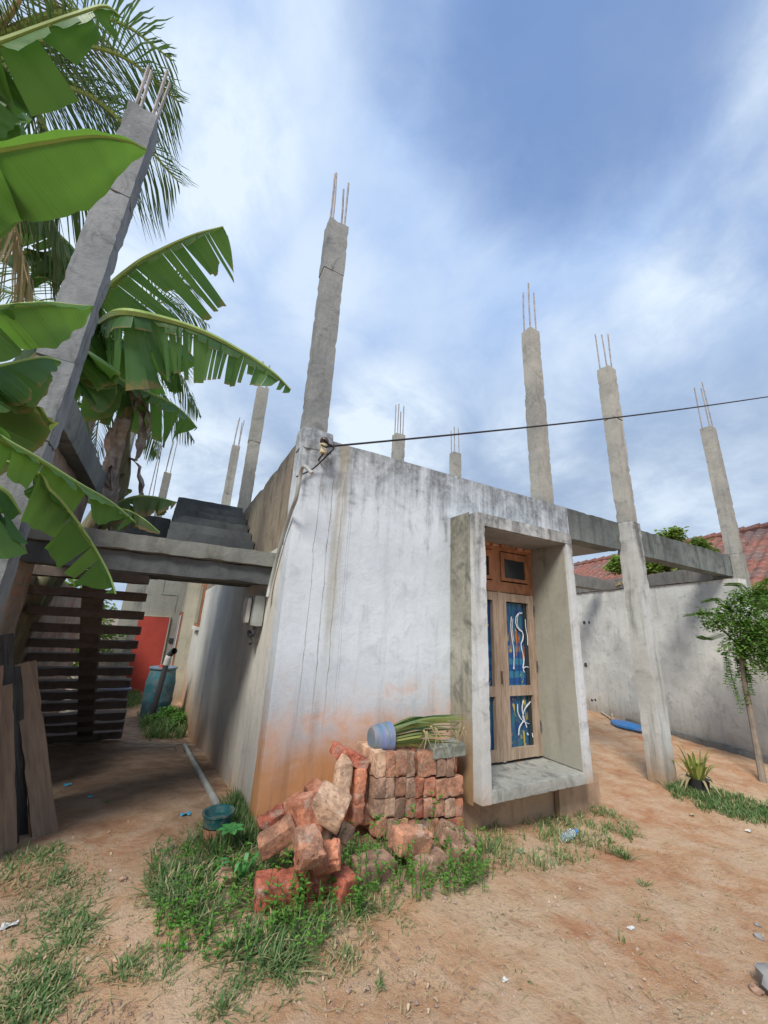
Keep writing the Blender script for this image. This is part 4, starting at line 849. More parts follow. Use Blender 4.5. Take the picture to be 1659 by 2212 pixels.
def patch(poly, n, h, per=5, spread=.03, lay=.6, dryf=.12, wd=.003, thr=-.15, fr=3.0, world_y_max=None):
    poly_w = [gpt(*p) for p in poly]; pw = [(p.x, p.y) for p in poly_w]; x0, x1 = min(p[0] for p in pw), max(p[0] for p in pw); y0, y1 = min(p[1] for p in pw), max(p[1] for p in pw); k = 0; tries = 0
    while k < n and tries < n*40:
        tries += 1; x, y = random.uniform(x0, x1), random.uniform(y0, y1)
        if not inpoly(x, y, pw) or (0 < x < HX and y > -.02): continue
        if noise.noise(V(x*fr, y*fr, 5))+.5*noise.noise(V(x*fr*3, y*fr*3, 9)) < thr+random.uniform(-.45, .45): continue
        k += 1; tuft(V(x, y, gz(x, y)), per, h, spread, lay=lay, dryf=dryf, wd=wd)
patch([(330, 1850), (430, 1800), (545, 1780), (560, 1850), (640, 1900), (660, 1990), (690, 2040), (620, 2120), (520, 2090), (400, 2000), (330, 1930)], 520, .10, 6, .05, 1.5, .2, .003, .12)
patch([(300, 1850), (430, 1780), (560, 1830), (690, 1920), (760, 2060), (640, 2170), (460, 2130), (300, 1960)], 420, .05, 4, .04, 1.4, .4, .0026, .2, 5)
patch([(480, 1760), (548, 1700), (556, 1830), (440, 1860)], 260, .15, 6, .03, .6, .05, .003, -.5)
patch([(560, 1850), (1050, 1830), (1070, 1900), (900, 1960), (700, 2020), (560, 1960)], 520, .08, 4, .04, 1.2, .3, .003, .1)
patch([(1010, 1790), (1290, 1740), (1390, 1790), (1370, 1830), (1100, 1890), (1020, 1880)], 480, .085, 4, .045, 1.2, .3, .003, .1)
patch([(1440, 1700), (1480, 1695), (1660, 1740), (1700, 1800), (1600, 1775), (1470, 1735)], 700, .09, 5, .05, .9, .08, .004, -.2)
patch([(0, 1850), (130, 1830), (165, 1930), (200, 2020), (120, 2060), (0, 2050)], 190, .06, 5, .06, 1.6, .2, .003, .15)
patch([(0, 2050), (100, 2070), (180, 2130), (170, 2212), (0, 2212)], 130, .055, 5, .05, 1.6, .2, .0028, .2)
patch([(0, 1830), (180, 1840), (300, 2000), (380, 2212), (0, 2212)], 300, .045, 4, .03, 1.4, .4, .0022, .2, 5)
patch([(220, 2060), (390, 2050), (380, 2140), (250, 2130)], 50, .05, 6, .02, 1.0, .2, .002, .1, 5)
patch([(400, 2120), (560, 2130), (560, 2212), (400, 2212)], 70, .05, 6, .02, 1.0, .2, .002, .05, 5)
patch([(640, 1980), (900, 1930), (900, 2000), (760, 2110), (660, 2130)], 130, .045, 4, .03, 1.2, .45, .002, .0, 4)
patch([(0, 1800), (1659, 1760), (1700, 2212), (0, 2212)], 420, .03, 3, .02, 1.4, .55, .0018, .12, 4)
patch([(300, 1545), (400, 1535), (405, 1590), (320, 1600)], 240, .2, 6, .06, .8, .05, .007, -.9)
patch([(270, 1500), (300, 1500), (300, 1530), (270, 1530)], 100, .2, 6, .06, .8, .05, .008, -.9)
for (px, py, n, h) in ((1352, 1855, 60, .10), (1335, 1845, 40, .08), (1395, 1915, 26, .06), (1380, 1985, 10, .05), (1340, 2035, 8, .05), (815, 2130, 14, .05), (1120, 2110, 12, .04), (480, 2190, 60, .08), (262, 2100, 50, .07)):
    tuft(gpt(px, py), n, h, .03, lay=1.2, dryf=.2, wd=.0028)
# dry stalks scattered
for i in range(420):
    px, py = random.uniform(0, 1655), random.uniform(1830, 2200); p = gpt(px, py)
    if p.y > -.1: continue
    a = random.uniform(0, 6.28); L = random.uniform(.02, .09); e = p+V(L*math.cos(a), L*math.sin(a), .006); blade(dry, p+V(0, 0, .006), e, p.lerp(e, .5)+V(0, 0, .012), .0018, 3, rv=random.random())
tag(grass.build('grass', 'grass'), 'green grass growing in clumps on the earth', 'grass', None, 'stuff')
tag(dry.build('dry_grass', 'drygrass'), 'dry straw-coloured grass blades among the green', 'grass', None, 'stuff')
fl_ = MB(); fl_.rnd = []
for i in range(420):
    px, py = random.uniform(-20, 1660), random.uniform(1760, 2210); p = gpt(px, py)
    if p.y > -.05 and p.x > -.02 and p.x < 3.7: continue
    a = random.uniform(0, 6.28); L = random.uniform(.006, .028); e = p+V(L*math.cos(a), L*math.sin(a), random.uniform(.002, .01)); blade(fl_, p+V(0, 0, .004), e, p.lerp(e, .5)+V(0, 0, .01), L*.22, 4, rv=random.random())
tag(fl_.build('leaf_litter', simple('dead_leaf_flakes', (.30, .20, .12), .9, .5, 3, col2=(.46, .36, .24), objc=False, bs=0)), 'crumbled dead leaves and chaff on the earth', 'leaf litter', None, 'stuff')
# leafy weeds
weeds = MB(); weeds.rnd = []
def leaf(q, p, d, L, wd, rv, nrm_=None):
    d = d.normalized(); S = d.cross(nrm_ or V(0, 0, 1))
    if S.length < .1: S = V(1, 0, 0)
    S = S.normalized(); U = S.cross(d); b0 = len(q.v)
    q.v += [tuple(p), tuple(p+d*L*.35+S*wd+U*wd*.3), tuple(p+d*L*.35-S*wd+U*wd*.3), tuple(p+d*L*.75+S*wd*.7), tuple(p+d*L*.75-S*wd*.7), tuple(p+d*L-U*L*.1), tuple(p+d*L*.5-U*wd*.15)]
    if q.rnd is not None: q.rnd += [rv]*7
    q.f += [(b0, b0+1, b0+6), (b0, b0+6, b0+2), (b0+1, b0+3, b0+6), (b0+2, b0+6, b0+4), (b0+3, b0+5, b0+6), (b0+6, b0+5, b0+4)]
def weed(p, h, n, L, q=weeds):
    lx, ly = random.uniform(-.3, .3)*h, random.uniform(-.35, .1)*h; c_ = cr([p, p+V(lx*.3, ly*.3, h*.6), p+V(lx, ly, h)], 8); o = len(q.v)
    q.tube(c_, .0018, 3, False); q.rnd += [.1]*(len(q.v)-o)
    for k in range(n):
        f = random.uniform(.15, 1); pt = c_[int(f*8)]; a = random.uniform(0, 6.28); leaf(q, pt, V(math.cos(a), math.sin(a), random.uniform(-.1, .5)), L*random.uniform(.6, 1.2), L*.28, random.random())
random.seed(31)
for i in range(230):
    u_ = random.random(); px = 570+u_*480+random.uniform(-15, 15); py = 1800+random.uniform(-5, 120)
    y = -.48-random.random()*.45; x = at(px, py, 1, y).x
    if not (-.1 < x < 1.95): continue
    weed(V(x, y, gz(x, y)), random.uniform(.06, .24), random.randint(4, 9), random.uniform(.018, .036))
for (px, h) in ((940, .42), (925, .36), (905, .28), (730, .26), (790, .25), (850, .24), (760, .22)):
    x = at(px, 1800, 1, -.46).x; weed(V(x, -.46, gz(x, -.46)), h, 12, .04)
for i in range(200):
    px, py = random.uniform(330, 700), random.uniform(1840, 2080); weed(gpt(px, py), random.uniform(.04, .12), 5, .025)
for i in range(30):
    px, py = random.uniform(1050, 1370), random.uniform(1790, 1850); weed(gpt(px, py), random.uniform(.04, .10), 5, .02)
tag(weeds.build('weeds', 'weed'), 'small leafy weeds growing over the loose bricks', 'weeds', None, 'stuff')
# the one bright broad-leaved plant and the long-leaf clump
bp_ = gpt(490, 1850); bwd = thing('broad_leaf_plant', 'single bright green broad-leaved seedling in the corner grass', 'plant', tuple(bp_))
b_ = MB(); b_.tube([bp_, bp_+V(0, -.01, .14)], .003, 5); b_.build('stem', 'petiole', bwd)
b_ = MB(); b_.rnd = []
for k in range(7): a = k*.9+.3; leaf(b_, bp_+V(0, -.01, .14), V(math.cos(a), math.sin(a), .15), .085, .026, random.random())
b_.build('leaves', 'bigweed', bwd)
bp2 = gpt(520, 1905); bwd = thing('long_leaf_plant', 'clump of long broad grass-like leaves in front of the corner', 'plant', tuple(bp2))
b_ = MB(); b_.rnd = []
for a, L in ((.3, .17), (2.6, .2), (3.2, .16), (1.2, .14), (5.4, .1), (4.2, .12)):
    e = bp2+V(math.cos(a)*L, math.sin(a)*L*.6, .07); blade(b_, bp2, e, bp2+V(math.cos(a)*L*.5, math.sin(a)*L*.3, .11), .012, 6, rv=random.random())
b_.build('leaves', 'bigweed', bwd)
# pebbles
random.seed(41); pb2 = MB()
for i in range(5200):
    px, py = random.uniform(-40, 1700), 1780+460*random.random()**.8; p = gpt(px, py)
    if p.y > -.05 and p.x > -.02 and p.x < 3.7: continue
    s_ = random.uniform(.0012, .0045)*(1+2.2*(random.random() < .06)); a = random.uniform(0, 3); c_, d_ = math.cos(a)*s_, math.sin(a)*s_
    pb2.add([(p.x+c_, p.y+d_, p.z), (p.x-d_, p.y+c_, p.z), (p.x-c_, p.y-d_, p.z), (p.x+d_, p.y-c_, p.z), (p.x, p.y, p.z+s_*.8)], [(0, 1, 4), (1, 2, 4), (2, 3, 4), (3, 0, 4)])
tag(pb2.build('gravel', simple('grit', (.50, .38, .30), .9, .6, 2, col2=(.2, .13, .1), objc=False, bs=0)), 'fine grit and crumbs strewn on the earth', 'gravel', None, 'stuff')

# ------------------------------------------------------------------ banana plants
def banana_leaf(par, pts, width, angs, torn, seed, m_='banana', N=48, asym=(1, 1), curl=0.5, petiole=.06, tiptaper=.2, upv=None, basetaper=.12):
    """angs: droop angle (deg from level) of each half; torn: mean strips per metre (0 = whole)"""
    rnd_ = random.Random(seed); C_ = cr(pts, N); L = sum((C_[i+1]-C_[i]).length for i in range(N)); acc = [0]
    for i in range(N): acc.append(acc[-1]+(C_[i+1]-C_[i]).length/L)
    def P(t_):
        t_ = min(max(t_, 0), 1)
        for i in range(N):
            if acc[i+1] >= t_: f = (t_-acc[i])/max(1e-6, acc[i+1]-acc[i]); return C_[i].lerp(C_[i+1], f), (C_[min(i+2, N)]-C_[max(i-1, 0)]).normalized()
        return C_[-1], (C_[-1]-C_[-2]).normalized()
    q = MB(); q.uv = []; q.rnd = []; up = upv or V(0, 0, 1)
    for sgn, ang, ak in ((1, angs[0], asym[0]), (-1, angs[1], asym[1])):
        if ak <= 0: continue
        cuts = [petiole]
        while cuts[-1] < 1:
            cuts.append(cuts[-1]+(rnd_.uniform(.35, 1.7)/max(torn, .01)/L if torn > 0 else 2))
        cuts[-1] = 1.0
        for a, b2 in zip(cuts[:-1], cuts[1:]):
            ns = max(2, int((b2-a)*(70 if torn > 7 else 130))); nv = 9; gap = rnd_.uniform(.04, .42) if torn > 0 else 0; extra = rnd_.uniform(-10, 16) if torn > 0 else 0; ls = rnd_.uniform(.86, 1.06) if torn > 0 else 1
            skew = rnd_.uniform(-.3, .3)*min(b2-a, .05) if torn > 0 else 0; rv = rnd_.random(); base = len(q.v)
            if torn > 3 and rnd_.random() < .10: ls *= .55
            for i in range(ns+1):
                f = i/ns
                t0 = a+(b2-a)*f; p, T = P(t0); S = T.cross(up); S = S.normalized() if S.length > .05 else V(1, 0, 0); U = S.cross(T).normalized()
                if U.dot(up) < 0: U = -U
                wv = width*ak*ls*min(1, (max(t0-petiole, 0)/basetaper+.02))**.6*min(1, (1-t0)/tiptaper+.01)**.65
                wv *= 1+.03*noise.noise(V(t0*30, seed, sgn)); pt = p.copy()
                for j in range(nv+1):
                    v = j/nv; an = math.radians(ang+extra*v+curl*60*(v-.3)+7*noise.noise(V(t0*9, v*1.2, seed)))
                    if j > 0: pt = pt+(S*sgn*math.cos(an)-U*math.sin(an)+T*.22)*(wv/nv)
                    sh = (f-.5)*-(b2-a)*gap*v+skew*v; pt2 = pt+U*(.0045*math.sin(t0*L*62+v*2)*v*(1 if torn < 7 else .4)+.02*noise.noise(V(t0*6, v*2, seed*1.7))*v); q.v.append(tuple(pt2+T*sh*L)); q.uv.append((t0*L, v*sgn)); q.rnd.append(rv)
            for i in range(ns):
                for j in range(nv): k = base+i*(nv+1)+j; q.f.append((k, k+1, k+nv+2, k+nv+1))
    lf = q.build('leaf', m_, par, True)
    t_ = MB(); t_.tube(C_, [width*.055*(1-.85*i/N)+.003 for i in range(N+1)], 6); mr = t_.build('midrib', 'petiole'); mr.parent = lf
    return lf
def Q(*l): return [far(a, b2, c_) for a, b2, c_ in l]
CA = V(-2.35, -1.25, 1.9)
bnA = thing('banana_plant', 'near banana plant whose big fresh leaves reach in from the left edge', 'banana plant', (-2.4, -1.2, gz(-2.4, -1.2)))
b_ = MB(); b_.tube(cr([V(-2.4, -1.2, -.2), V(-2.42, -1.2, 1), CA], 12), [.13, .12, .12, .11, .11, .1, .1, .09, .09, .08, .08, .07, .06], 12); b_.build('pseudostem', 'stem', bnA, True)
banana_leaf(bnA, [CA]+Q((-110, 125, 2.9), (0, 92, 2.9), (80, 62, 2.9), (160, 33, 2.9), (225, 14, 2.95), (258, 34, 2.95)), .235, (86, 42), 6.9, 3, 'banana', curl=.05, asym=(.35, 1), tiptaper=.16, petiole=.42, basetaper=.05)
banana_leaf(bnA, [CA]+Q((-120, 345, 2.3), (0, 322, 2.25), (100, 305, 2.22), (200, 292, 2.2), (270, 302, 2.2), (316, 322, 2.22)), .20, (50, 25), 0, 4, 'banana', curl=.1, asym=(.5, 1), tiptaper=.2, petiole=.42, basetaper=.05)
banana_leaf(bnA, [CA]+Q((-120, 690, 2.2), (0, 664, 2.25), (100, 655, 2.3), (160, 660, 2.35), (200, 662, 2.4)), .165, (25, 62), 0, 6, 'banana', curl=.1, asym=(.4, 1), tiptaper=.2, petiole=.42, basetaper=.05)
banana_leaf(bnA, [CA]+Q((-90, 880, 2.3), (0, 945, 2.4), (80, 990, 2.5), (170, 1045, 2.6), (240, 1085, 2.7), (292, 1128, 2.75)), .27, (40, 78), 6.0, 8, 'banana', curl=.05, asym=(.30, 1), tiptaper=.12, petiole=.25, basetaper=.05)
banana_leaf(bnA, [CA]+Q((20, 1000, 2.5), (110, 1060, 2.55), (160, 1118, 2.6), (205, 1185, 2.62), (235, 1240, 2.62), (250, 1283, 2.6)), .17, (60, 60), 6.5, 9, 'banana', curl=.05, asym=(.22, 1.15), tiptaper=.15, petiole=.55, basetaper=.05)
banana_leaf(bnA, [CA]+Q((-120, 480, 2.9), (-40, 460, 2.8), (30, 435, 2.7), (75, 425, 2.75)), .15, (20, 40), 0, 10, 'banana_b', curl=.1, tiptaper=.3, petiole=.5)
banana_leaf(bnA, [CA]+Q((-160, 820, 2.6), (-60, 800, 2.7), (0, 790, 2.75), (90, 772, 2.8), (130, 780, 2.85)), .22, (60, 75), 6, 12, 'banana_b', tiptaper=.25, petiole=.5, curl=.1)
banana_leaf(bnA, [CA]+Q((-160, 180, 3.1), (-60, 150, 3.2), (0, 170, 3.3), (20, 260, 3.4)), .3, (70, 70), 5, 13, 'banana', tiptaper=.25, petiole=.5, curl=.1)
banana_leaf(bnA, [CA]+Q((-120, 1060, 2.3), (-50, 1040, 2.4), (10, 1060, 2.45), (45, 1110, 2.5)), .30, (60, 78), 5, 14, 'banana', tiptaper=.2, petiole=.5, curl=.1)
banana_leaf(bnA, [CA]+Q((-150, 900, 2.9), (-60, 850, 3.0), (20, 840, 3.1), (60, 890, 3.1)), .34, (70, 75), 6, 15, 'banana_b', tiptaper=.2, petiole=.5, curl=.1)
# second plant, behind the left column
YB = 2.6
stemB = [V(-2.2, YB, -.6), V(-2.1, YB, 1.5), at(250, 1075, 1, YB), at(268, 930, 1, YB), at(290, 810, 1, YB), at(235, 700, 1, YB)]
bnB = thing('banana_plant', 'tall banana plant with torn leaves and a stem hung with dead brown ones', 'banana plant', (-2.2, YB, gz(-2.2, YB)))
b_ = MB(); b_.tube(cr(stemB, 30), [.12-.0025*i for i in range(31)], 12); b_.build('pseudostem', 'stem', bnB, True)
CB = at(215, 700, 1, YB)
dB = 6.4
banana_leaf(bnB, [CB]+Q((222, 640, 6.3), (290, 575, 6.2), (350, 540, 6.1), (420, 508, 6.0), (482, 490, 5.9)), .80, (80, 42), 7.0, 21, 'banana_b', curl=.0, asym=(.16, 1), tiptaper=.16, petiole=.12)
banana_leaf(bnB, [CB]+Q((260, 676, 5.6), (345, 688, 5.5), (440, 718, 5.4), (530, 765, 5.3), (590, 805, 5.2), (628, 842, 5.2)), .95, (84, 74), 9.5, 22, 'banana_b', curl=.0, asym=(.30, 1), tiptaper=.75, petiole=.02)
banana_leaf(bnB, [CB]+Q((240, 800, 6.2), (300, 840, 6.2), (360, 866, 6.1), (400, 895, 6.0), (426, 925, 6.0)), .62, (40, 45), 8.0, 23, 'banana_b', curl=.0, asym=(.5, 1), tiptaper=.2)
banana_leaf(bnB, [CB]+Q((240, 735, 6.6), (320, 735, 6.6), (390, 745, 6.6), (430, 790, 6.6)), .75, (60, 50), 3.0, 24, 'banana', curl=.0, asym=(.4, 1), tiptaper=.2)
banana_leaf(bnB, [CB]+Q((170, 730, 5.6), (130, 790, 5.6), (200, 838, 5.8), (270, 835, 5.9)), .5, (40, 50), 2.5, 25, 'banana_b', tiptaper=.2)
banana_leaf(bnB, [CB]+Q((190, 600, 6.8), (130, 560, 6.9), (60, 545, 7.0), (0, 560, 7.0)), .62, (80, 70), 5, 26, 'banana_b', tiptaper=.15)
banana_leaf(bnB, [CB]+Q((170, 560, 7.0), (110, 490, 7.1), (85, 440, 7.2), (70, 420, 7.3)), .6, (50, 60), 5, 27, 'banana_b', tiptaper=.15)
banana_leaf(bnB, [CB]+Q((180, 740, 6.5), (110, 730, 6.5), (50, 760, 6.5), (0, 830, 6.5)), .6, (80, 60), 4, 28, 'banana_c', tiptaper=.15)
banana_leaf(bnB, [CB]+Q((200, 760, 6.7), (215, 830, 6.8), (190, 890, 6.8), (195, 945, 6.8)), .45, (70, 50), 2, 29, 'banana', tiptaper=.2)
# dead leaves hanging along the stem
random.seed(51)
stc = cr(stemB, 60)
for k in range(13):
    i = int(24+k*2.5); p = stc[min(i, 60)]; a = random.uniform(-2.4, .3); L = random.uniform(.45, .85)
    o1 = p+V(math.cos(a)*.16, math.sin(a)*.16-.06, .05); e = o1+V(math.cos(a)*.10+random.uniform(-.08, .2), -.1, -L)
    q = MB(); q.rnd = []; c_ = cr([p+V(0, 0, .15), o1, o1.lerp(e, .5)+V(random.uniform(-.06, .06), 0, 0), e], 16); S = V(math.cos(a+1.57), math.sin(a+1.57), 0)
    for j, pt in enumerate(c_):
        wv = .085*math.sin(math.pi*min(1, j/16*.9+.1))**.7
        for s_ in range(5): q.v.append(tuple(pt+S*wv*(s_-2)/2*(1+.3*noise.noise(V(j*.5, s_, k)))+V(math.cos(a), math.sin(a), 0)*(.07*noise.noise(V(j*.45, s_*1.3, k*2.2))))); q.rnd.append(random.random())
    for j in range(16):
        for s_ in range(4): v0 = j*5+s_; q.f.append((v0, v0+1, v0+6, v0+5))
    q.build('dead_leaf', 'dryleaf', bnB, True)
# third plant whose leaf lies over the rear beam
bnC = thing('banana_plant', 'low banana plant behind the landing, drooping brown-edged leaf', 'banana plant', (-2.3, 3.4, gz(-2.3, 3.4)))
CC = at(215, 1110, 1, 2.6)
b_ = MB(); b_.tube(cr([V(-2.3, 3.0, -.5), V(-2.2, 2.9, 1.0), CC], 10), .10, 10); b_.build('pseudostem', 'stem', bnC, True)
banana_leaf(bnC, [CC, at(280, 1076, 1, 2.3), at(330, 1073, 1, 2.2), at(382, 1085, 1, 2.1)], .30, (65, 20), 4, 31, 'banana_c', tiptaper=.3)
banana_leaf(bnC, [CC, at(260, 1100, 1, 1.3), at(305, 1118, 1, 1.2), at(345, 1150, 1, 1.2)], .25, (75, 50), 5, 32, 'banana_c', tiptaper=.4)
banana_leaf(bnC, [CC, at(225, 1060, 1, 2.7), at(240, 1040, 1, 2.7), at(262, 1060, 1, 2.6)], .3, (60, 50), 2, 33, 'banana_c', tiptaper=.4)

# ------------------------------------------------------------------ coconut palms
def frond(par, pts, Ll, seed, m_='palm', n=60, droop=.55, wd=.022, fwd=.55):
    rd = random.Random(seed); C_ = cr(pts, n); q = MB(); q.rnd = []
    for i in range(4, n+1):
        f = i/n; T = (C_[min(i+1, n)]-C_[max(i-1, 0)]).normalized(); S = T.cross(V(0, 0, 1)); S = S.normalized() if S.length > .05 else V(1, 0, 0)
        L = Ll*(math.sin(math.pi*min(1, .12+f*.9))**.6+.12)*rd.uniform(.85, 1.1)
        for sg in (1, -1):
            d = (S*sg*1.0+T*(fwd+.5*f)+V(0, 0, -droop*rd.uniform(.6, 1.5))+V(rd.uniform(-.1, .1), rd.uniform(-.1, .1), 0)).normalized()
            p = C_[i]+T*rd.uniform(-.03, .03); e = p+d*L+V(0, 0, -L*.35*droop); mid = p+d*L*.5
            cc = [p, mid, p.lerp(e, .8), e]; Z = d.cross(V(0, 0, 1)); Z = Z.normalized() if Z.length > .05 else T; b0 = len(q.v); rv = rd.random()
            for k, (pt, ww) in enumerate(zip(cc, (.5, 1, .6, .08))): q.v += [tuple(pt-Z*wd*ww), tuple(pt+Z*wd*ww)]; q.rnd += [rv, rv]
            for k in range(3): v0 = b0+k*2; q.f.append((v0, v0+1, v0+3, v0+2))
    fr = q.build('frond', m_, par); t_ = MB(); t_.tube(C_, [.035*(1-.85*i/n)+.004 for i in range(n+1)], 5); r_ = t_.build('rachis', 'petiole' if m_ == 'palm' else 'straw'); r_.parent = fr
def palm(lab, crown, base, fr_list, Ll, extra=(), wd=.022, rad=.16):
    t_ = thing('coconut_palm', lab, 'palm tree', tuple(base), 'coconut palms')
    b_ = MB(); c_ = cr([base, base.lerp(crown, .5)+V(.15, .1, 0), crown], 30); b_.tube(c_, [rad*(1.25-.4*i/30)*(1+.05*(i % 2)) for i in range(31)], 12); b_.build('trunk', 'bark', t_, True)
    for k, (pts, m_) in enumerate(fr_list): frond(t_, [crown]+pts, Ll, int(crown.x*10)+k*7, m_, wd=wd)
    rd = random.Random(int(crown.y*13))
    for k, (az, el, L) in enumerate(extra):
        a = math.radians(az); e = math.radians(el); d = V(math.cos(a)*math.cos(e), math.sin(a)*math.cos(e), math.sin(e))
        frond(t_, [crown, crown+d*L*.4, crown+d*L*.75+V(0, 0, -.12*L), crown+d*L+V(0, 0, -.42*L)], Ll, k*11+3, 'palm', wd=wd)
    return t_
cA_ = far(-30, 90, 7.6)
palm('big coconut palm at the upper left behind the column', cA_, V(cA_.x-1.2, cA_.y+.4, gz(cA_.x, cA_.y)), [
    (Q((120, 30, 7.6), (260, 50, 7.5), (372, 130, 7.2)), 'palm'), (Q((110, 90, 7.4), (260, 120, 7.0), (386, 220, 6.8)), 'palm'), (Q((90, 170, 7.3), (200, 210, 6.9), (300, 300, 6.6), (385, 392, 6.5)), 'palm'),
    (Q((60, 200, 7.2), (110, 300, 6.8), (190, 400, 6.6), (215, 470, 6.4)), 'palm'), (Q((20, 220, 7.2), (60, 360, 6.8), (110, 470, 6.4), (150, 560, 6.2)), 'palm'), (Q((0, 250, 7.0), (10, 400, 6.7), (40, 520, 6.3), (70, 640, 6.0)), 'palm_dry'),
    (Q((60, 130, 7.8), (170, 190, 7.9), (250, 260, 7.9), (290, 340, 7.8)), 'palm'), (Q((30, 20, 7.6), (60, -40, 7.7), (110, -60, 7.7)), 'palm_dry')], .95, ((200, 20, 3.6), (150, 35, 3.6)), .009, .15)
cB_ = far(245, 735, 13.0)
palm('farther coconut palm behind the torn banana leaves', cB_, V(cB_.x-.6, cB_.y+.5, gz(cB_.x, cB_.y)), [
    (Q((300, 670, 13), (370, 655, 12.8), (448, 700, 12.4)), 'palm'), (Q((320, 640, 13.4), (370, 610, 13.4), (415, 600, 13.3)), 'palm'), (Q((310, 740, 12.8), (380, 800, 12.4), (432, 895, 12)), 'palm'), (Q((300, 800, 12.8), (360, 860, 12.5), (418, 950, 12.2)), 'palm'),
    (Q((250, 820, 12.8), (215, 900, 12.6), (205, 985, 12.4)), 'palm'), (Q((280, 820, 12.8), (320, 900, 12.5), (340, 985, 12.3)), 'palm'), (Q((220, 780, 12.9), (180, 830, 12.7), (165, 900, 12.5)), 'palm')], .95, ((120, 30, 4), (170, 20, 4), (220, 10, 4), (60, 40, 4)), .016, .16)
cC_ = far(1880, 700, 14)
palm('palm beyond the right edge showing only its frond tips', cC_, V(cC_.x+.5, cC_.y, gz(cC_.x, cC_.y)), [
    (Q((1800, 710, 13.6), (1730, 760, 13.3), (1680, 830, 13.0)), 'palm'), (Q((1810, 750, 13.6), (1750, 800, 13.3), (1690, 870, 13.0)), 'palm')], .6, ((0, 30, 4), (320, 20, 4)), .018)

# ------------------------------------------------------------------ trees and bushes
def crown_mesh(blobs, n, L, wd, rd, q, flat=.0):
    tot = sum(b2[3]**2 for b2 in blobs)
    for (x, y, z, r_) in blobs:
        for k in range(int(n*r_*r_/tot)):
            d = V(rd.gauss(0, 1), rd.gauss(0, 1), rd.gauss(0, 1)).normalized(); rr = r_*(rd.random()**.45)
            if noise.noise(d*2.2+V(x*3, y, z)) < -.22 and rr > r_*.6: continue
            p = V(x, y, z)+V(d.x*rr, d.y*rr, d.z*rr*.85); a = rd.uniform(0, 6.28); leaf(q, p, V(math.cos(a), math.sin(a), rd.uniform(-.7, .35)), L*rd.uniform(.6, 1.2), wd*rd.uniform(.7, 1.2), rd.random(), V(rd.uniform(-.6, .6), rd.uniform(-.6, .6), 1))
def tree(lab, name, base, blobs, n, L, wd, mleaf, rad, group=None, cat='tree'):
    t_ = thing(name, lab, cat, tuple(base), group); rd = random.Random(int(base.x*100)); q = MB(); q.rnd = []; crown_mesh(blobs, n, L, wd, rd, q)
    q.build('crown', mleaf, t_); cen = V(*blobs[0][:3]); b_ = MB(); b_.tube(cr([base-V(0, 0, .1), base.lerp(cen, .5)+V(.03, .02, 0), cen], 12), [rad*(1-.05*i) for i in range(13)], 8)
    for (x, y, z, r_) in blobs[1:]: b_.tube(cr([base.lerp(cen, .75), V(x, y, z).lerp(cen, .4)-V(0, 0, r_*.2), V(x, y, z)], 8), [rad*.4*(1-.08*i) for i in range(9)], 5)
    b_.build('trunk', 'twig', t_, True); return t_
def bl(px, py, ax, val, r_): p = at(px, py, ax, val); return (p.x, p.y, p.z, r_)
tree('leafy tree rising over the boundary wall behind the porch beam', 'tree', V(9.7, 2.2, -.5), [bl(1440, 1165, 0, 9.5, .30), bl(1460, 1152, 0, 9.5, .22), bl(1425, 1195, 0, 9.4, .34), bl(1350, 1212, 0, 9.3, .34), bl(1330, 1225, 0, 9.2, .25), bl(1400, 1222, 0, 9.2, .34), bl(1450, 1215, 0, 9.3, .3)], 4200, .13, .03, 'treeleaf2', .07, 'trees behind the boundary wall')
tree('small leafy treetop just left of the tiled roof', 'tree', V(9.6, 1.3, -.5), [bl(1508, 1175, 0, 9.4, .20), bl(1520, 1188, 0, 9.4, .2), bl(1495, 1190, 0, 9.4, .18)], 700, .15, .03, 'treeleaf2', .05, 'trees behind the boundary wall')
# vine-hung small tree on the right
bR = gpt(1648, 1690)
def bX(px, py, r_, x=6.9): return bl(px, py, 0, x, r_)
vt = thing('small_tree', 'small tree draped with hanging vines before the boundary wall', 'tree', tuple(bR)); q = MB(); q.rnd = []
rd = random.Random(77); bbs = [bX(1600, 1345, .28), bX(1560, 1335, .22), bX(1630, 1300, .26), bX(1660, 1340, .34), bX(1590, 1400, .22), bX(1640, 1410, .28), bX(1665, 1440, .26), bX(1575, 1310, .16), bX(1700, 1400, .4), bX(1650, 1375, .3), bX(1620, 1375, .26)]
bbs += [bX(1540, 1350, .16), bX(1520, 1325, .12), bX(1600, 1290, .18), bX(1640, 1270, .14)]
crown_mesh(bbs, 7600, .060, .016, rd, q)
for (pts) in (((1570, 1340), (1530, 1325), (1480, 1330)), ((1560, 1370), (1530, 1380), (1510, 1375)), ((1580, 1320), (1550, 1295), (1520, 1300)), ((1620, 1290), (1600, 1265), (1570, 1262)), ((1640, 1290), (1650, 1262), (1665, 1250))):
    c_ = cr([V(*bX(a, c2, 0)[:3]) for a, c2 in pts], 26)
    for i, p in enumerate(c_):
        for s_ in (1, -1): leaf(q, p, V(s_*.4, s_*.9, -.25), .07, .014, rd.random()); leaf(q, p, V(-.2, s_*.6, .3), .06, .013, rd.random())
q.build('crown', 'treeleaf', vt)
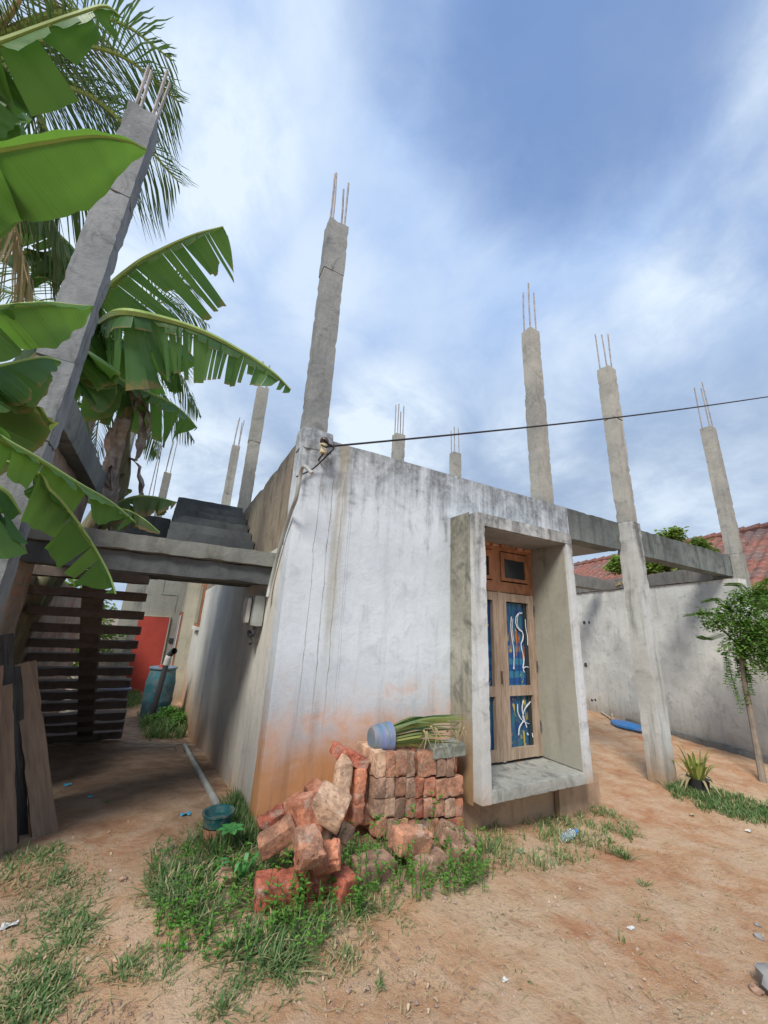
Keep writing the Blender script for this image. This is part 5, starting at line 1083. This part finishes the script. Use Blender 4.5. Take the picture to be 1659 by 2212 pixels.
b_ = MB(); tb = cr([bR-V(0, 0, .1), V(*bX(1625, 1560, 0)[:3]), V(*bX(1608, 1470, 0)[:3]), V(*bX(1600, 1400, 0)[:3])], 16); b_.tube(tb, [.042-.001*i for i in range(17)], 8)
for e in bbs[1:]: b_.tube(cr([tb[-1], tb[-1].lerp(V(*e[:3]), .5)+V(0, 0, .04), V(*e[:3])], 6), .01, 5)
b_.build('trunk', 'twig', vt, True)
q = MB(); q.rnd = []
for k in range(17):
    x0 = rd.uniform(1548, 1615); y0 = rd.uniform(1395, 1430); p = V(*bX(x0, y0, 0)[:3]); L = rd.uniform(.3, .95)*(1.0 if 1560 < x0 < 1605 else .6); c_ = cr([p, p+V(.02, rd.uniform(-.05, .05), -L*.5), p+V(0, rd.uniform(-.08, .08), -L)], 14)
    o = len(q.v); q.tube(c_, .003, 3, False); q.rnd += [.2]*(len(q.v)-o)
    for pt in c_:
        for s_ in range(3): a = rd.uniform(0, 6.28); leaf(q, pt, V(math.cos(a), math.sin(a), -.3), .045, .016, rd.random())
q.build('vines', 'weed', vt)
for i, (p, r_, lab) in enumerate((((-2.6, 9.0, .2), .7, 'bright sunlit bush seen through the stair treads'), ((-2.7, 7.4, .9), .7, 'taller bright shrub beyond the brick wall end'))):
    tree(lab, 'bush', V(p[0], p[1], gz(p[0], p[1])), [(p[0], p[1], p[2], r_), (p[0]+.3, p[1]+.8, p[2]+.5, r_*.9), (p[0]-.1, p[1]+1.6, p[2]+.9, r_)], 2600, .16, .04, 'treeleaf2', .05, 'bushes beyond the alley', 'bush')
tree('low leafy weeds around the barrel foot', 'bush', V(-.35, 6.55, gz(-.35, 6.55)), [(-.35, 6.6, gz(-.35, 6.6)+.12, .22), (-.62, 6.4, gz(-.6, 6.4)+.06, .16), (-.15, 6.3, gz(-.2, 6.3)+.10, .17), (-.25, 5.9, gz(-.2, 5.9)+.05, .15)], 1700, .07, .02, 'weed', .01, None, 'bush')
# wooded skyline beyond the plots (only glimpsed)
